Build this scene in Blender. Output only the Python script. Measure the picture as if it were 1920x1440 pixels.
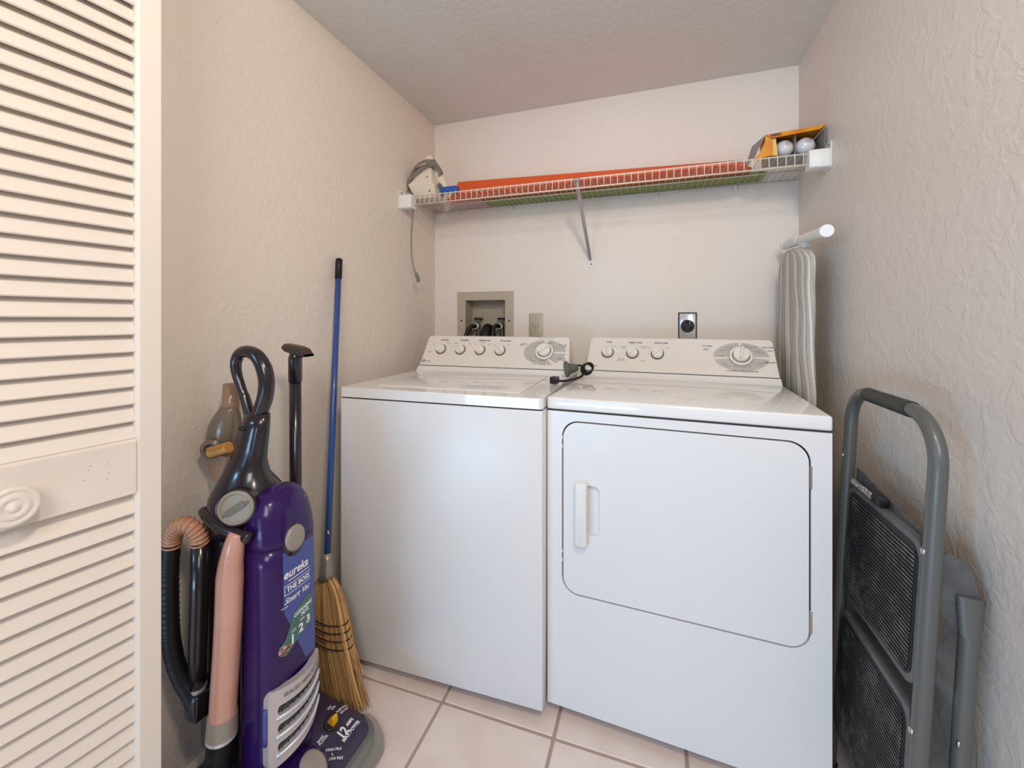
import bpy, bmesh, math, random
from math import sin, cos, pi, radians, sqrt
from mathutils import Vector, Matrix

random.seed(7)
for o in list(bpy.data.objects): bpy.data.objects.remove(o)
S = bpy.context.scene
COL = S.collection

# ------------------------------------------------------------------ camera
F_PX = 787.76
cam = bpy.data.cameras.new('camera'); cam.sensor_fit = 'HORIZONTAL'; cam.sensor_width = 36
cam.lens = F_PX/1920*36; cam.shift_y = -120/1920; cam.clip_start = .02
co = bpy.data.objects.new('camera', cam); COL.objects.link(co)
co.location = (1.0903, -1.9597, 1.1363); co.rotation_euler = (pi/2, 0, radians(18.7073))
S.camera = co

# ------------------------------------------------------------------ light
def lin(c):
    return tuple(((v/255)/12.92 if v/255 <= .04045 else ((v/255+.055)/1.055)**2.4) for v in c)
w = bpy.data.worlds.new('world'); S.world = w; w.use_nodes = True
bg = w.node_tree.nodes['Background']; bg.inputs[0].default_value = (1.0, .86, .80, 1); bg.inputs[1].default_value = .39
def area(name, loc, target, size, power, col, shape='RECTANGLE', sy=None):
    l = bpy.data.lights.new(name, 'AREA'); l.shape = shape; l.size = size; l.size_y = sy or size
    l.energy = power; l.color = col
    o = bpy.data.objects.new(name, l); COL.objects.link(o); o.location = loc
    o.rotation_euler = (Vector(target)-Vector(loc)).to_track_quat('-Z', 'Y').to_euler()
    return o
area('ceiling_lamp_light', (1.28, -1.92, 2.11), (.22, -.75, .9), .18, 11.0, (1.0, .86, .70))
area('window_light', (-.35, -4.2, .7), (1.0, -.6, .5), 1.0, 10, (.22, .64, 1.0), sy=1.0)
area('low_fill_light', (-.10, -3.3, .32), (.9, -.8, .1), 1.2, 18, (.36, .66, 1.0), sy=.4)  # added blue fill for the lower appliance fronts, not an actual window
area('upper_fill_light', (-1.2, -3.6, 1.95), (1.3, 0, 1.95), .5, 16, (.30, .62, 1.0))  # added cool fill that tints the upper right back wall, no known window
area('room_fill_light', (1.35, -3.0, 2.05), (.6, -.6, .8), .8, 20, (.90, .94, 1.0))  # added broad fill from behind the camera, no window there
S.view_settings.view_transform = 'Standard'; S.view_settings.look = 'None'
S.view_settings.gamma = 1; S.view_settings.use_curve_mapping = False
S.view_settings.exposure = 0

# ------------------------------------------------------------------ materials
def mat(name, rgb, rough=.5, metal=0, bump=None, var=None, coat=0, trans=0, alpha=1, spec=.5, ior=1.45):
    m = bpy.data.materials.new(name); m.use_nodes = True
    nt = m.node_tree; b = nt.nodes['Principled BSDF']
    c = lin(rgb)+(1,)
    b.inputs['Base Color'].default_value = c; b.inputs['Roughness'].default_value = rough
    b.inputs['Metallic'].default_value = metal; b.inputs['Coat Weight'].default_value = coat
    b.inputs['Transmission Weight'].default_value = trans; b.inputs['Alpha'].default_value = alpha
    b.inputs['Specular IOR Level'].default_value = spec; b.inputs['IOR'].default_value = ior
    tc = nt.nodes.new('ShaderNodeTexCoord')
    if var:   # (scale, second colour, contrast)
        n = nt.nodes.new('ShaderNodeTexNoise'); n.inputs['Scale'].default_value = var[0]; n.inputs['Detail'].default_value = 6
        nt.links.new(tc.outputs['Object'], n.inputs['Vector'])
        r = nt.nodes.new('ShaderNodeValToRGB'); r.color_ramp.elements[0].position = .5-var[2]; r.color_ramp.elements[1].position = .5+var[2]
        r.color_ramp.elements[0].color = c; r.color_ramp.elements[1].color = lin(var[1])+(1,)
        nt.links.new(n.outputs['Fac'], r.inputs['Fac']); nt.links.new(r.outputs['Color'], b.inputs['Base Color'])
    if bump:  # (scale, strength, distance)
        n = nt.nodes.new('ShaderNodeTexNoise'); n.inputs['Scale'].default_value = bump[0]; n.inputs['Detail'].default_value = 5
        nt.links.new(tc.outputs['Object'], n.inputs['Vector'])
        bp = nt.nodes.new('ShaderNodeBump'); bp.inputs['Strength'].default_value = bump[1]; bp.inputs['Distance'].default_value = bump[2]
        nt.links.new(n.outputs['Fac'], bp.inputs['Height']); nt.links.new(bp.outputs['Normal'], b.inputs['Normal'])
    return m

def plaster(name, rgb, strength=.55):
    """knock-down plaster: blotchy flattened islands"""
    m = mat(name, rgb, .48, spec=.35); nt = m.node_tree; b = nt.nodes['Principled BSDF']
    tc = nt.nodes['Texture Coordinate']
    n = nt.nodes.new('ShaderNodeTexNoise'); n.inputs['Scale'].default_value = 26; n.inputs['Detail'].default_value = 7; n.inputs['Distortion'].default_value = 1.1
    nt.links.new(tc.outputs['Object'], n.inputs['Vector'])
    r = nt.nodes.new('ShaderNodeValToRGB'); r.color_ramp.elements[0].position = .44; r.color_ramp.elements[1].position = .60
    nt.links.new(n.outputs['Fac'], r.inputs['Fac'])
    n2 = nt.nodes.new('ShaderNodeTexNoise'); n2.inputs['Scale'].default_value = 85; n2.inputs['Detail'].default_value = 3
    nt.links.new(tc.outputs['Object'], n2.inputs['Vector'])
    ad = nt.nodes.new('ShaderNodeMath'); ad.operation = 'MULTIPLY_ADD'; ad.inputs[1].default_value = .35
    nt.links.new(n2.outputs['Fac'], ad.inputs[0]); nt.links.new(r.outputs['Color'], ad.inputs[2])
    bp = nt.nodes.new('ShaderNodeBump'); bp.inputs['Strength'].default_value = strength; bp.inputs['Distance'].default_value = .0022
    nt.links.new(ad.outputs[0], bp.inputs['Height']); nt.links.new(bp.outputs['Normal'], b.inputs['Normal'])
    return m

M = dict(
    wall=plaster('wall_paint', (225, 214, 203), .27), wallback=plaster('back_wall_paint', (230, 221, 211), .18),
    ceil=plaster('ceiling_paint', (220, 221, 216), .38),
    tile=mat('floor_tile', (226, 206, 196), .38, var=(7, (238, 224, 216), .2), bump=(30, .12, .001)),
    grout=mat('grout', (176, 158, 146), .9, bump=(90, .3, .001)),
    doorp=mat('door_paint', (231, 221, 209), .42), doorgrime=mat('door_paint_worn', (226, 215, 204), .45, var=(9, (236, 226, 215), .2)),
    enamel=mat('white_enamel', (232, 231, 229), .10, coat=.3),
    enamel_front=mat('white_enamel_front', (224, 223, 222), .30, bump=(420, .03, .0005)),
    panel=mat('console_plastic', (228, 222, 214), .34),
    knob=mat('knob_plastic', (232, 227, 217), .3), print_=mat('dark_print', (70, 64, 60), .6),
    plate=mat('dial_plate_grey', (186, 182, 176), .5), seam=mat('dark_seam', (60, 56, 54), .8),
    dark=mat('dark_underside', (52, 48, 48), .8),
    steel=mat('steel', (190, 190, 190), .3, 1), brass=mat('valve_metal', (120, 112, 104), .4, .8),
    wire=mat('white_vinyl_wire', (226, 218, 206), .38), clip=mat('white_clip_plastic', (228, 226, 221), .4),
    beige=mat('beige_plastic', (182, 170, 152), .45), beiged=mat('beige_plastic_inner', (170, 158, 140), .5),
    outletp=mat('almond_plate', (190, 180, 162), .4), black=mat('black_plastic', (26, 24, 26), .32),
    rubber=mat('black_rubber', (20, 19, 20), .5), blackvac=mat('vacuum_black', (34, 28, 32), .22, coat=.4),
    purple=mat('purple_plastic', (50, 20, 88), .25, coat=.2, spec=.35, var=(3, (40, 17, 72), .3)),
    purpled=mat('dark_purple_plastic', (54, 43, 68), .34, var=(160, (60, 48, 76), .04)),
    silver=mat('silver_plastic', (196, 188, 186), .28, .35), silverl=mat('light_silver', (214, 214, 220), .25, .4),
    greyp=mat('grey_plastic', (150, 142, 130), .35, .1), slot=mat('slot_dark', (54, 54, 56), .6),
    foam=mat('filter_foam', (104, 106, 110), .9, var=(500, (30, 30, 32), .03)),
    decal=mat('blue_decal', (72, 84, 150), .4), green=mat('green_decal', (70, 112, 104), .45),
    white=mat('white_print', (240, 238, 238), .5), pinkpet=mat('pet_photo_patch', (196, 158, 150), .6, var=(120, (110, 72, 60), .06)),
    duct=mat('dusty_tube', (206, 158, 138), .28, coat=.6, var=(9, (190, 140, 120), .25)),
    smoke=mat('smoky_plastic', (168, 130, 104), .15, coat=.3, alpha=.62), smoked=mat('smoky_plastic_dense', (120, 102, 84), .25, coat=.3, alpha=.9),
    clear=mat('clear_bumper', (150, 152, 142), .10, coat=.5, alpha=.42), stretch=mat('stretch_hose', (198, 144, 112), .35, alpha=1),
    yellow=mat('yellow_plastic', (236, 172, 34), .35), brushy=mat('brush_orange', (196, 140, 70), .6),
    blue=mat('blue_enamel', (46, 78, 138), .25, coat=.3), ferr=mat('dull_metal', (168, 160, 150), .4, .7),
    thread=mat('black_thread', (32, 22, 24), .8),
    orange=mat('orange_foam', (236, 96, 34), .55), lime=mat('green_foam', (132, 146, 76), .6),
    bluep=mat('blue_case', (40, 84, 160), .4), ironw=mat('iron_white', (228, 216, 198), .35), irong=mat('iron_grey', (96, 104, 108), .4),
    cord=mat('grey_cord', (128, 118, 108), .5), plugm=mat('grey_plug', (96, 98, 94), .4),
    card=mat('orange_carton', (222, 148, 22), .5, var=(18, (206, 120, 20), .1)), cardy=mat('yellow_carton', (222, 190, 84), .5),
    cardg=mat('grey_carton_inside', (158, 150, 146), .8), bulb=mat('bulb_glass', (214, 212, 216), .12, coat=.6),
    plum=mat('plum_print', (96, 52, 70), .6),
    tube=mat('grey_painted_tube', (94, 95, 92), .36, .1, coat=.1), tubed=mat('dark_grip', (46, 48, 46), .45),
    tray=mat('grey_painted_tray', (98, 98, 97), .35, .1, var=(30, (86, 86, 86), .1)),
    whitetube=mat('white_painted_tube', (226, 224, 216), .32), label=mat('warning_label', (206, 200, 190), .5, var=(150, (130, 124, 118), .03)),
    shoe=mat('base_shoe', (214, 200, 184), .5),
)
# broom straw, ribbed mat dust, striped cloth
def straw():
    m = mat('broom_straw', (176, 128, 66), .75); nt = m.node_tree; b = nt.nodes['Principled BSDF']
    g = nt.nodes.new('ShaderNodeNewGeometry')
    oi = nt.nodes.new('ShaderNodeValToRGB'); oi.color_ramp.elements[0].color = lin((140, 98, 52))+(1,); oi.color_ramp.elements[1].color = lin((226, 184, 124))+(1,)
    nt.links.new(g.outputs['Random Per Island'], oi.inputs['Fac']); nt.links.new(oi.outputs['Color'], b.inputs['Base Color'])
    return m
M['straw'] = straw()
def matdust():
    m = mat('dusty_ribbed_mat', (44, 44, 42), .55); nt = m.node_tree; b = nt.nodes['Principled BSDF']; tc = nt.nodes['Texture Coordinate']
    n = nt.nodes.new('ShaderNodeTexNoise'); n.inputs['Scale'].default_value = 9; n.inputs['Detail'].default_value = 12; n.inputs['Roughness'].default_value = .82
    nt.links.new(tc.outputs['Object'], n.inputs['Vector'])
    r = nt.nodes.new('ShaderNodeValToRGB'); r.color_ramp.elements[0].position = .47; r.color_ramp.elements[1].position = .70
    r.color_ramp.elements[0].color = lin((56, 56, 55))+(1,); r.color_ramp.elements[1].color = lin((158, 152, 142))+(1,)
    nt.links.new(n.outputs['Fac'], r.inputs['Fac'])
    sx = nt.nodes.new('ShaderNodeSeparateXYZ'); nt.links.new(tc.outputs['Object'], sx.inputs[0])
    lt = nt.nodes.new('ShaderNodeMath'); lt.operation = 'LESS_THAN'; lt.inputs[1].default_value = -.0032; nt.links.new(sx.outputs[0], lt.inputs[0])
    mx = nt.nodes.new('ShaderNodeMix'); mx.data_type = 'RGBA'; mx.inputs[6].default_value = lin((34, 34, 34))+(1,)
    nt.links.new(lt.outputs[0], mx.inputs[0]); nt.links.new(r.outputs['Color'], mx.inputs[7]); nt.links.new(mx.outputs[2], b.inputs['Base Color'])
    return m
M['mat'] = matdust()
def stripes():
    m = mat('striped_cover', (206, 200, 190), .85); nt = m.node_tree; b = nt.nodes['Principled BSDF']; tc = nt.nodes['Texture Coordinate']
    uv = nt.nodes.new('ShaderNodeSeparateXYZ'); nt.links.new(tc.outputs['UV'], uv.inputs[0])
    mu = nt.nodes.new('ShaderNodeMath'); mu.operation = 'MULTIPLY'; mu.inputs[1].default_value = 1.0
    nt.links.new(uv.outputs[0], mu.inputs[0])
    fr = nt.nodes.new('ShaderNodeMath'); fr.operation = 'FRACT'; nt.links.new(mu.outputs[0], fr.inputs[0])
    r = nt.nodes.new('ShaderNodeValToRGB'); cr = r.color_ramp; cr.interpolation = 'CONSTANT'
    base = lin((212, 206, 196))+(1,); d = lin((78, 74, 72))+(1,); g = lin((150, 146, 140))+(1,)
    cr.elements[0].position = 0; cr.elements[0].color = base; cr.elements[1].position = .30; cr.elements[1].color = d
    for p, c in ((.37, base), (.47, d), (.53, base), (.62, g), (.70, base), (.78, d), (.83, base)):
        e = cr.elements.new(p); e.color = c
    nt.links.new(fr.outputs[0], r.inputs['Fac']); nt.links.new(r.outputs['Color'], b.inputs['Base Color'])
    return m
M['cloth'] = stripes()

# ------------------------------------------------------------------ builders
def link(name, me, m=None, parent=None, smooth=False, auto=None):
    if m is not None: me.materials.append(m)
    o = bpy.data.objects.new(name, me); COL.objects.link(o)
    if parent is not None: o.parent = parent
    if smooth:
        for p in me.polygons: p.use_smooth = True
    if auto is not None:
        for p in me.polygons: p.use_smooth = True
        for e in me.edges: pass
        bm = bmesh.new(); bm.from_mesh(me)
        for e in bm.edges:
            if len(e.link_faces) == 2 and e.calc_face_angle(0) > radians(auto): e.smooth = False
        bm.to_mesh(me); bm.free()
    return o

class MB:
    def __init__(s): s.v = []; s.f = []
    def add(s, V, Fc):
        n = len(s.v); s.v += [tuple(p) for p in V]; s.f += [tuple(i+n for i in f) for f in Fc]; return s
    def box(s, a, b):
        (x0, y0, z0), (x1, y1, z1) = a, b
        V = [(x, y, z) for x in (x0, x1) for y in (y0, y1) for z in (z0, z1)]
        return s.add(V, [(0, 1, 3, 2), (4, 6, 7, 5), (0, 4, 5, 1), (2, 3, 7, 6), (0, 2, 6, 4), (1, 5, 7, 3)])
    def bbox(s, a, b, bev, seg=2):
        bm = bmesh.new(); bmesh.ops.create_cube(bm, size=1)
        for v in bm.verts:
            v.co = Vector([(a[i]+b[i])/2+v.co[i]*(b[i]-a[i]) for i in range(3)])
        bmesh.ops.bevel(bm, geom=bm.edges[:], offset=bev, segments=seg, profile=.5, affect='EDGES')
        bm.verts.ensure_lookup_table(); bm.verts.index_update()
        s.add([v.co for v in bm.verts], [[v.index for v in f.verts] for f in bm.faces]); bm.free(); return s
    def loft(s, rings, cap=True, closed=True):
        n = len(rings[0]); b = len(s.v); V = [p for r in rings for p in r]; Fc = []
        for i in range(len(rings)-1):
            for j in range(n if closed else n-1):
                k = (j+1) % n; Fc.append((i*n+j, i*n+k, (i+1)*n+k, (i+1)*n+j))
        if cap and closed:
            Fc.append(tuple(range(n))[::-1]); Fc.append(tuple((len(rings)-1)*n+j for j in range(n)))
        return s.add(V, Fc)
    def tube(s, pts, r, n=12, smooth=0, sub=6, cap=True):
        P = [Vector(p) for p in pts]
        if smooth: P = catmull(P, sub)
        L = [0]
        for i in range(1, len(P)): L.append(L[-1]+(P[i]-P[i-1]).length)
        rings = []; up = None
        for i, p in enumerate(P):
            t = (P[min(i+1, len(P)-1)]-P[max(i-1, 0)]).normalized()
            if up is None: up = t.orthogonal().normalized()
            up = (up-t*up.dot(t)).normalized(); sd = t.cross(up)
            rr = r(L[i]/L[-1], L[i]) if callable(r) else r
            rings.append([p+up*cos(a)*rr+sd*sin(a)*rr for a in (2*pi*k/n for k in range(n))])
        return s.loft(rings, cap)
    def lathe(s, prof, M4=Matrix(), n=32, cap=True, sx=1, sy=1):
        rings = [[M4 @ Vector((r*sx*cos(2*pi*k/n), r*sy*sin(2*pi*k/n), z)) for k in range(n)] for r, z in prof]
        return s.loft(rings, cap)
    def prism(s, poly, fn, d0, d1, bev=0):
        """poly: 2d outline; fn(a,b,d)->3d"""
        if bev:
            c = inset(poly, bev)
            rings = [[fn(a, b, d0) for a, b in poly], [fn(a, b, d1-(d1-d0)/abs(d1-d0)*bev) for a, b in poly], [fn(a, b, d1) for a, b in c]]
        else: rings = [[fn(a, b, d0) for a, b in poly], [fn(a, b, d1) for a, b in poly]]
        return s.loft(rings)
    def build(s, name, m, parent=None, smooth=False, auto=None):
        me = bpy.data.meshes.new(name); me.from_pydata(s.v, [], s.f); me.validate()
        bm = bmesh.new(); bm.from_mesh(me); bmesh.ops.recalc_face_normals(bm, faces=bm.faces); bm.to_mesh(me); bm.free()
        return link(name, me, m, parent, smooth, auto)

def inset(poly, d):
    n = len(poly); A = sum(poly[i][0]*poly[(i+1) % n][1]-poly[(i+1) % n][0]*poly[i][1] for i in range(n)); sg = 1 if A > 0 else -1
    out = []
    for i in range(n):
        p0, p, p1 = Vector(poly[i-1]), Vector(poly[i]), Vector(poly[(i+1) % n])
        e0 = (p-p0).normalized(); e1 = (p1-p).normalized()
        n0 = Vector((-e0.y, e0.x))*sg; n1 = Vector((-e1.y, e1.x))*sg
        b = (n0+n1); b = b.normalized() if b.length > 1e-6 else n0
        out.append(tuple(p+b*d/max(.35, b.dot(n0))))
    return out
def catmull(P, sub):
    out = []; n = len(P)
    for i in range(n-1):
        p0, p1, p2, p3 = P[max(i-1, 0)], P[i], P[i+1], P[min(i+2, n-1)]
        for k in range(sub):
            t = k/sub
            out.append(.5*((2*p1)+(p2-p0)*t+(2*p0-5*p1+4*p2-p3)*t*t+(3*p1-p0-3*p2+p3)*t**3))
    out.append(P[-1]); return out
def rrect(x0, y0, x1, y1, r, n=6):
    P = []
    for cx, cy, a0 in ((x1-r, y0+r, -90), (x1-r, y1-r, 0), (x0+r, y1-r, 90), (x0+r, y0+r, 180)):
        for k in range(n+1):
            a = radians(a0+90*k/n); P.append((cx+r*cos(a), cy+r*sin(a)))
    return P
def ellipse(cx, cy, a, b, n=40): return [(cx+a*cos(2*pi*k/n), cy+b*sin(2*pi*k/n)) for k in range(n)]

def holed(name, outer, holes, fn, d0, d1, m, parent=None):
    """flat panel with holes, extruded"""
    bm = bmesh.new()
    loops = []
    for L in [outer]+holes:
        vs = [bm.verts.new((a, b, 0)) for a, b in L]
        loops.append([bm.edges.new((vs[i], vs[(i+1) % len(vs)])) for i in range(len(vs))])
    bmesh.ops.triangle_fill(bm, use_beauty=True, edges=bm.edges[:])
    r = bmesh.ops.extrude_face_region(bm, geom=bm.faces[:])
    top = {g for g in r['geom'] if isinstance(g, bmesh.types.BMVert)}
    for v in bm.verts: v.co = Vector(fn(v.co.x, v.co.y, d1 if v in top else d0))
    bmesh.ops.recalc_face_normals(bm, faces=bm.faces)
    me = bpy.data.meshes.new(name); bm.to_mesh(me); bm.free()
    return link(name, me, m, parent)

def thing(name, label, cat, loc=(0, 0, 0), rz=0, group=None):
    o = bpy.data.objects.new(name, None); COL.objects.link(o); o.empty_display_size = .05
    o.location = loc; o.rotation_euler = (0, 0, rz); tag(o, label, cat, group); return o
def tag(o, label, cat, group=None):
    o['label'] = label; o['category'] = cat
    if group: o['group'] = group
    return o
def struct(o): o['kind'] = 'structure'; return o
def lab(o, t): o['label'] = t; return o

def text_pts(s, size, bold=0, shear=0, xs=1, align='CENTER', spacing=1):
    cu = bpy.data.curves.new('t', 'FONT'); cu.body = s; cu.size = size; cu.align_x = align; cu.align_y = 'CENTER'
    cu.shear = shear; cu.offset = bold; cu.resolution_u = 2; cu.space_character = spacing
    to = bpy.data.objects.new('t', cu); COL.objects.link(to)
    bpy.context.view_layer.update()
    me = bpy.data.meshes.new_from_object(to.evaluated_get(bpy.context.evaluated_depsgraph_get()))
    V = [(v.co.x*xs, v.co.y) for v in me.vertices]; Fc = [tuple(p.vertices) for p in me.polygons]
    bpy.data.objects.remove(to); bpy.data.curves.remove(cu); bpy.data.meshes.remove(me)
    return V, Fc
def text(mb, s, size, fn, cx, cy, rot=0, **k):
    V, Fc = text_pts(s, size, **k); c, q = cos(rot), sin(rot)
    mb.add([fn(cx+x*c-y*q, cy+x*q+y*c) for x, y in V], Fc)
def flat(name, mb, m, parent): 
    me = bpy.data.meshes.new(name); me.from_pydata(mb.v, [], mb.f); return link(name, me, m, parent)

# ================================================================== ROOM
W, H, YF = 1.638, 2.156, -1.42
# floor: grout bed with single tiles laid on it
fl = struct(MB().box((-1.3, -3.4, -.06), (3.0, .12, -.004)).build('floor', M['grout']))
fl['label'] = 'pinkish beige ceramic tile floor with recessed grout joints'
P_, G_ = .339, .009
base_tile = {}
nx0 = int(math.floor((-1.3-.152)/P_)); 
for i in range(nx0, 9):
    for j in range(-9, 4):
        x0, x1 = .153+P_*i+G_/2, .153+P_*(i+1)-G_/2
        y0, y1 = -.842+P_*j+G_/2, -.842+P_*(j+1)-G_/2
        if y0 < -3.4 or y0 > .05 or x0 < -1.3 or x1 > 3.0: continue
        if y0 > YF-.1:   # inside the closet: cut at the walls
            x0, x1, y1 = max(x0, 0.001), min(x1, W-.001), min(y1, -.001)
            if x1-x0 < .02 or y1-y0 < .02: continue
        key = (round(x1-x0, 3), round(y1-y0, 3))
        if key not in base_tile:
            hx, hy = (x1-x0)/2, (y1-y0)/2
            base_tile[key] = MB().prism(rrect(-hx, -hy, hx, hy, .004, 2), lambda a, b, d: (a, b, d), -.004, 0, .0015).build('tile', M['tile'], fl)
            t = base_tile[key]
        else:
            t = base_tile[key].copy(); COL.objects.link(t)
        t.location = ((x0+x1)/2, (y0+y1)/2, random.uniform(-.0004, .0004))
# walls
struct(MB().box((-.12, YF, -.004), (0, .12, H+.1)).build('wall_left', M['wall']))
struct(MB().box((W, YF, -.004), (W+.12, .12, H+.1)).build('wall_right', M['wall']))
struct(holed('wall_back', [(0, -.004), (W, -.004), (W, H), (0, H)], [[(.173, 1.0), (.396, 1.0), (.396, 1.24), (.173, 1.24)]],
      lambda a, b, d: (a, d, b), 0, .12, M['wallback']))
struct(MB().box((0, YF, H), (W, 0, H+.1)).build('ceiling', M['ceil']))
struct(MB().box((-1.3, YF-.0, -.004), (-.12, YF+.12, 2.4)).build('wall_front', M['wall']))
struct(MB().box((W+.12, YF, -.004), (3.0, YF+.12, 2.4)).build('wall_front.001', M['wall']))
sh = MB()
sh.prism([(0, 0), (.013, 0), (.013, .026), (.006, .035), (0, .035)], lambda a, b, d: (a, d, b), YF, -.001)
struct(sh.build('baseboard_left', M['shoe']))
hole = MB().lathe([(.0028, 0), (.0022, .0006), (0, .0006)], Matrix.Translation((1.585, -.0002, 1.885)) @ Matrix.Rotation(pi/2, 4, 'X'), 8).build('nail_mark', M['print_'], bpy.data.objects['wall_back'])

# ------------------------------------------------------------------ louvre door
E0 = Vector((.212, -1.423, 0)); th = radians(9.2)
door = bpy.data.objects.new('door_1', None); COL.objects.link(door); struct(door)
door.location = E0; door.rotation_euler = (0, 0, pi/2-th)   # local +x runs away from camera along the leaf, local -y faces the camera side
door['label'] = 'white painted louvred bifold door leaf standing open on the left'
# local: x from -.40 .. 0, y from 0 (face) .. +.028 (behind), z up
DW, T = .40, .028
Z0, Z1, R0, R1, BT, TP = .02, 2.03, .825, .922, .20, 1.93
def stile(x0, x1, inner_right):
    return MB().prism([(x0, 0), (x1, 0), (x1, T), (x0, T)], lambda a, b, d: (a, b, d), Z0, Z1).build('stile', M['doorp'], door)
def dpoly(x0, x1, ins):  # bevelled inner edge
    b = .006
    if ins > 0: return [(x0, 0), (x1-b, 0), (x1, b*.8), (x1, T), (x0, T)]
    return [(x0+b, 0), (x1, 0), (x1, T), (x0, T), (x0, b*.8)]
MB().prism(dpoly(-.0375, 0, -1), lambda a, b, d: (a, b, d), Z0, Z1).build('stile', M['doorp'], door)
MB().prism(dpoly(-DW, -DW+.0375, 1), lambda a, b, d: (a, b, d), Z0, Z1).build('stile', M['doorp'], door)
for z0, z1, m_ in ((Z0, BT, 'doorp'), (R0, R1, 'doorgrime'), (TP, Z1, 'doorp')):
    MB().prism([(0, z0), (0.0, z1-.004), (.005, z1), (T, z1), (T, z0)], lambda a, b, d: (d, a, b), -DW+.0375, -.0375).build('rail', M[m_], door)
# slat: lower edge forward, upper edge back
sl = None
def slat_mesh():
    a = radians(28); L, t = .0395, .0050
    u = Vector((0, sin(a), cos(a))); n = Vector((0, cos(a), -sin(a)))
    prof = []
    o = Vector((0, .003, 0))
    for s_, q in ((0, .0015), (.001, 0), (L-.001, 0), (L, .0015), (L, t-.0015), (L-.001, t), (.001, t), (0, t-.0015)):
        p = o+u*s_+n*q; prof.append((p.y, p.z))
    return MB().prism(prof, lambda A, B, d: (d, A, B), -DW+.034, -.034)
first = None
for z0, z1 in ((BT, R0), (R1, TP)):
    k = 0; n = int((z1-z0-.002)/.0313)
    for k in range(n):
        if first is None: first = slat_mesh().build('slat', M['doorp'], door); s_ = first
        else: s_ = first.copy(); COL.objects.link(s_)
        s_.location = (0, 0, z1-.0365-.0313*k if k < n-0 else z0)
        s_.rotation_euler = (radians(random.uniform(-.9, .9)), 0, radians(random.uniform(-.05, .05)))
        if z0 == R1 and k == 6: s_.rotation_euler = (radians(2.5), 0, 0)
def lathe_knob():
    prof = [(.0, .0), (.012, .0), (.011, .010), (.016, .016), (.0285, .020), (.0295, .024), (.028, .0275), (.0235, .0285), (.0215, .0265), (.0195, .0265), (.017, .0295), (.012, .0295), (.010, .0275), (.008, .0275), (.006, .0300), (.0, .0305)]
    return MB().lathe(prof, Matrix.Translation((-.189, 0, .864)) @ Matrix.Rotation(pi/2, 4, 'X'), 40)
lathe_knob().build('knob', M['doorp'], door, smooth=True)
g = MB()
for x, z in ((-.098, .891), (-.1, .884), (-.106, .870), (-.074, .872), (-.076, .888), (-.077, .862)):
    g.add([(x-.0016, -.0003, z), (x+.0016, -.0003, z+.0004), (x+.0012, -.0003, z+.0014), (x-.0012, -.0003, z+.001)], [(0, 1, 2, 3)])
flat('scuff_marks', g, M['beiged'], door)

# second leaf of the bifold pair, folded flat behind the first
door2 = bpy.data.objects.new('door_2', None); COL.objects.link(door2); struct(door2)
door2.rotation_euler = door.rotation_euler; door2.location = E0+Vector((-cos(th), sin(th), 0))*.036
door2['label'] = 'second louvred bifold leaf folded behind the first'
for ch in list(door.children):
    if ch.name.split('.')[0] in ('stile', 'rail', 'slat'):
        c = ch.copy(); COL.objects.link(c); c.parent = door2

# ================================================================== APPLIANCES
SV, SZ = (.080, .128); SL = sqrt(SV**2+SZ**2); TV, TZ = SV/SL, SZ/SL    # console face direction
def face(u, s, h=0):  # console face frame
    return (u, .500+TV*s-TZ*h, .937+TZ*s+TV*h)
FACE_ROT = Matrix(((1, 0, 0), (0, TV, -TZ), (0, TZ, TV))).to_4x4()
def facem(u, s, h=0): return Matrix.Translation(face(u, s, h)) @ FACE_ROT
def console(par, u0, u1, logo_u):
    # side profile prism with rounded top corners on the face
    ul, ur = u0, u1
    foot = MB()
    foot.loft([[(ul+.0, .475, .914), (ur, .475, .914), (ur, .62, .914), (ul, .62, .914)],
               [(ul-.001, .482, .917), (ur+.001, .482, .917), (ur+.001, .62, .917), (ul-.001, .62, .917)],
               [(ul, .494, .930), (ur, .494, .930), (ur, .62, .930), (ul, .62, .930)],
               [(ul, .500, .9355), (ur, .500, .9355), (ur, .62, .9355), (ul, .62, .9355)]])
    foot.build('console_base', M['enamel'], par, auto=30)
    poly = [(ul+.002, .0), (ur-.002, .0)]
    r = .016
    for k in range(7):
        a = radians(90*k/6); poly.append((ur-.010-r+r*cos(a), SL-r+r*sin(a)))
    for k in range(7):
        a = radians(90+90*k/6); poly.append((ul+.010+r+r*cos(a), SL-r+r*sin(a)))
    mb = MB()
    rings = [[face(a, b, 0) for a, b in inset(poly, .0025)], [face(a, b, -.0025) for a, b in poly]]
    rings.append([(a, .612, face(a, b, -.0025)[2]) for a, b in poly])
    mb.loft(rings).build('console', M['panel'], par, auto=35)
    MB().box((ul+.001, .499, .9352), (ur-.001, .612, .9372)).build('console_seam', M['seam'], par)
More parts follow.
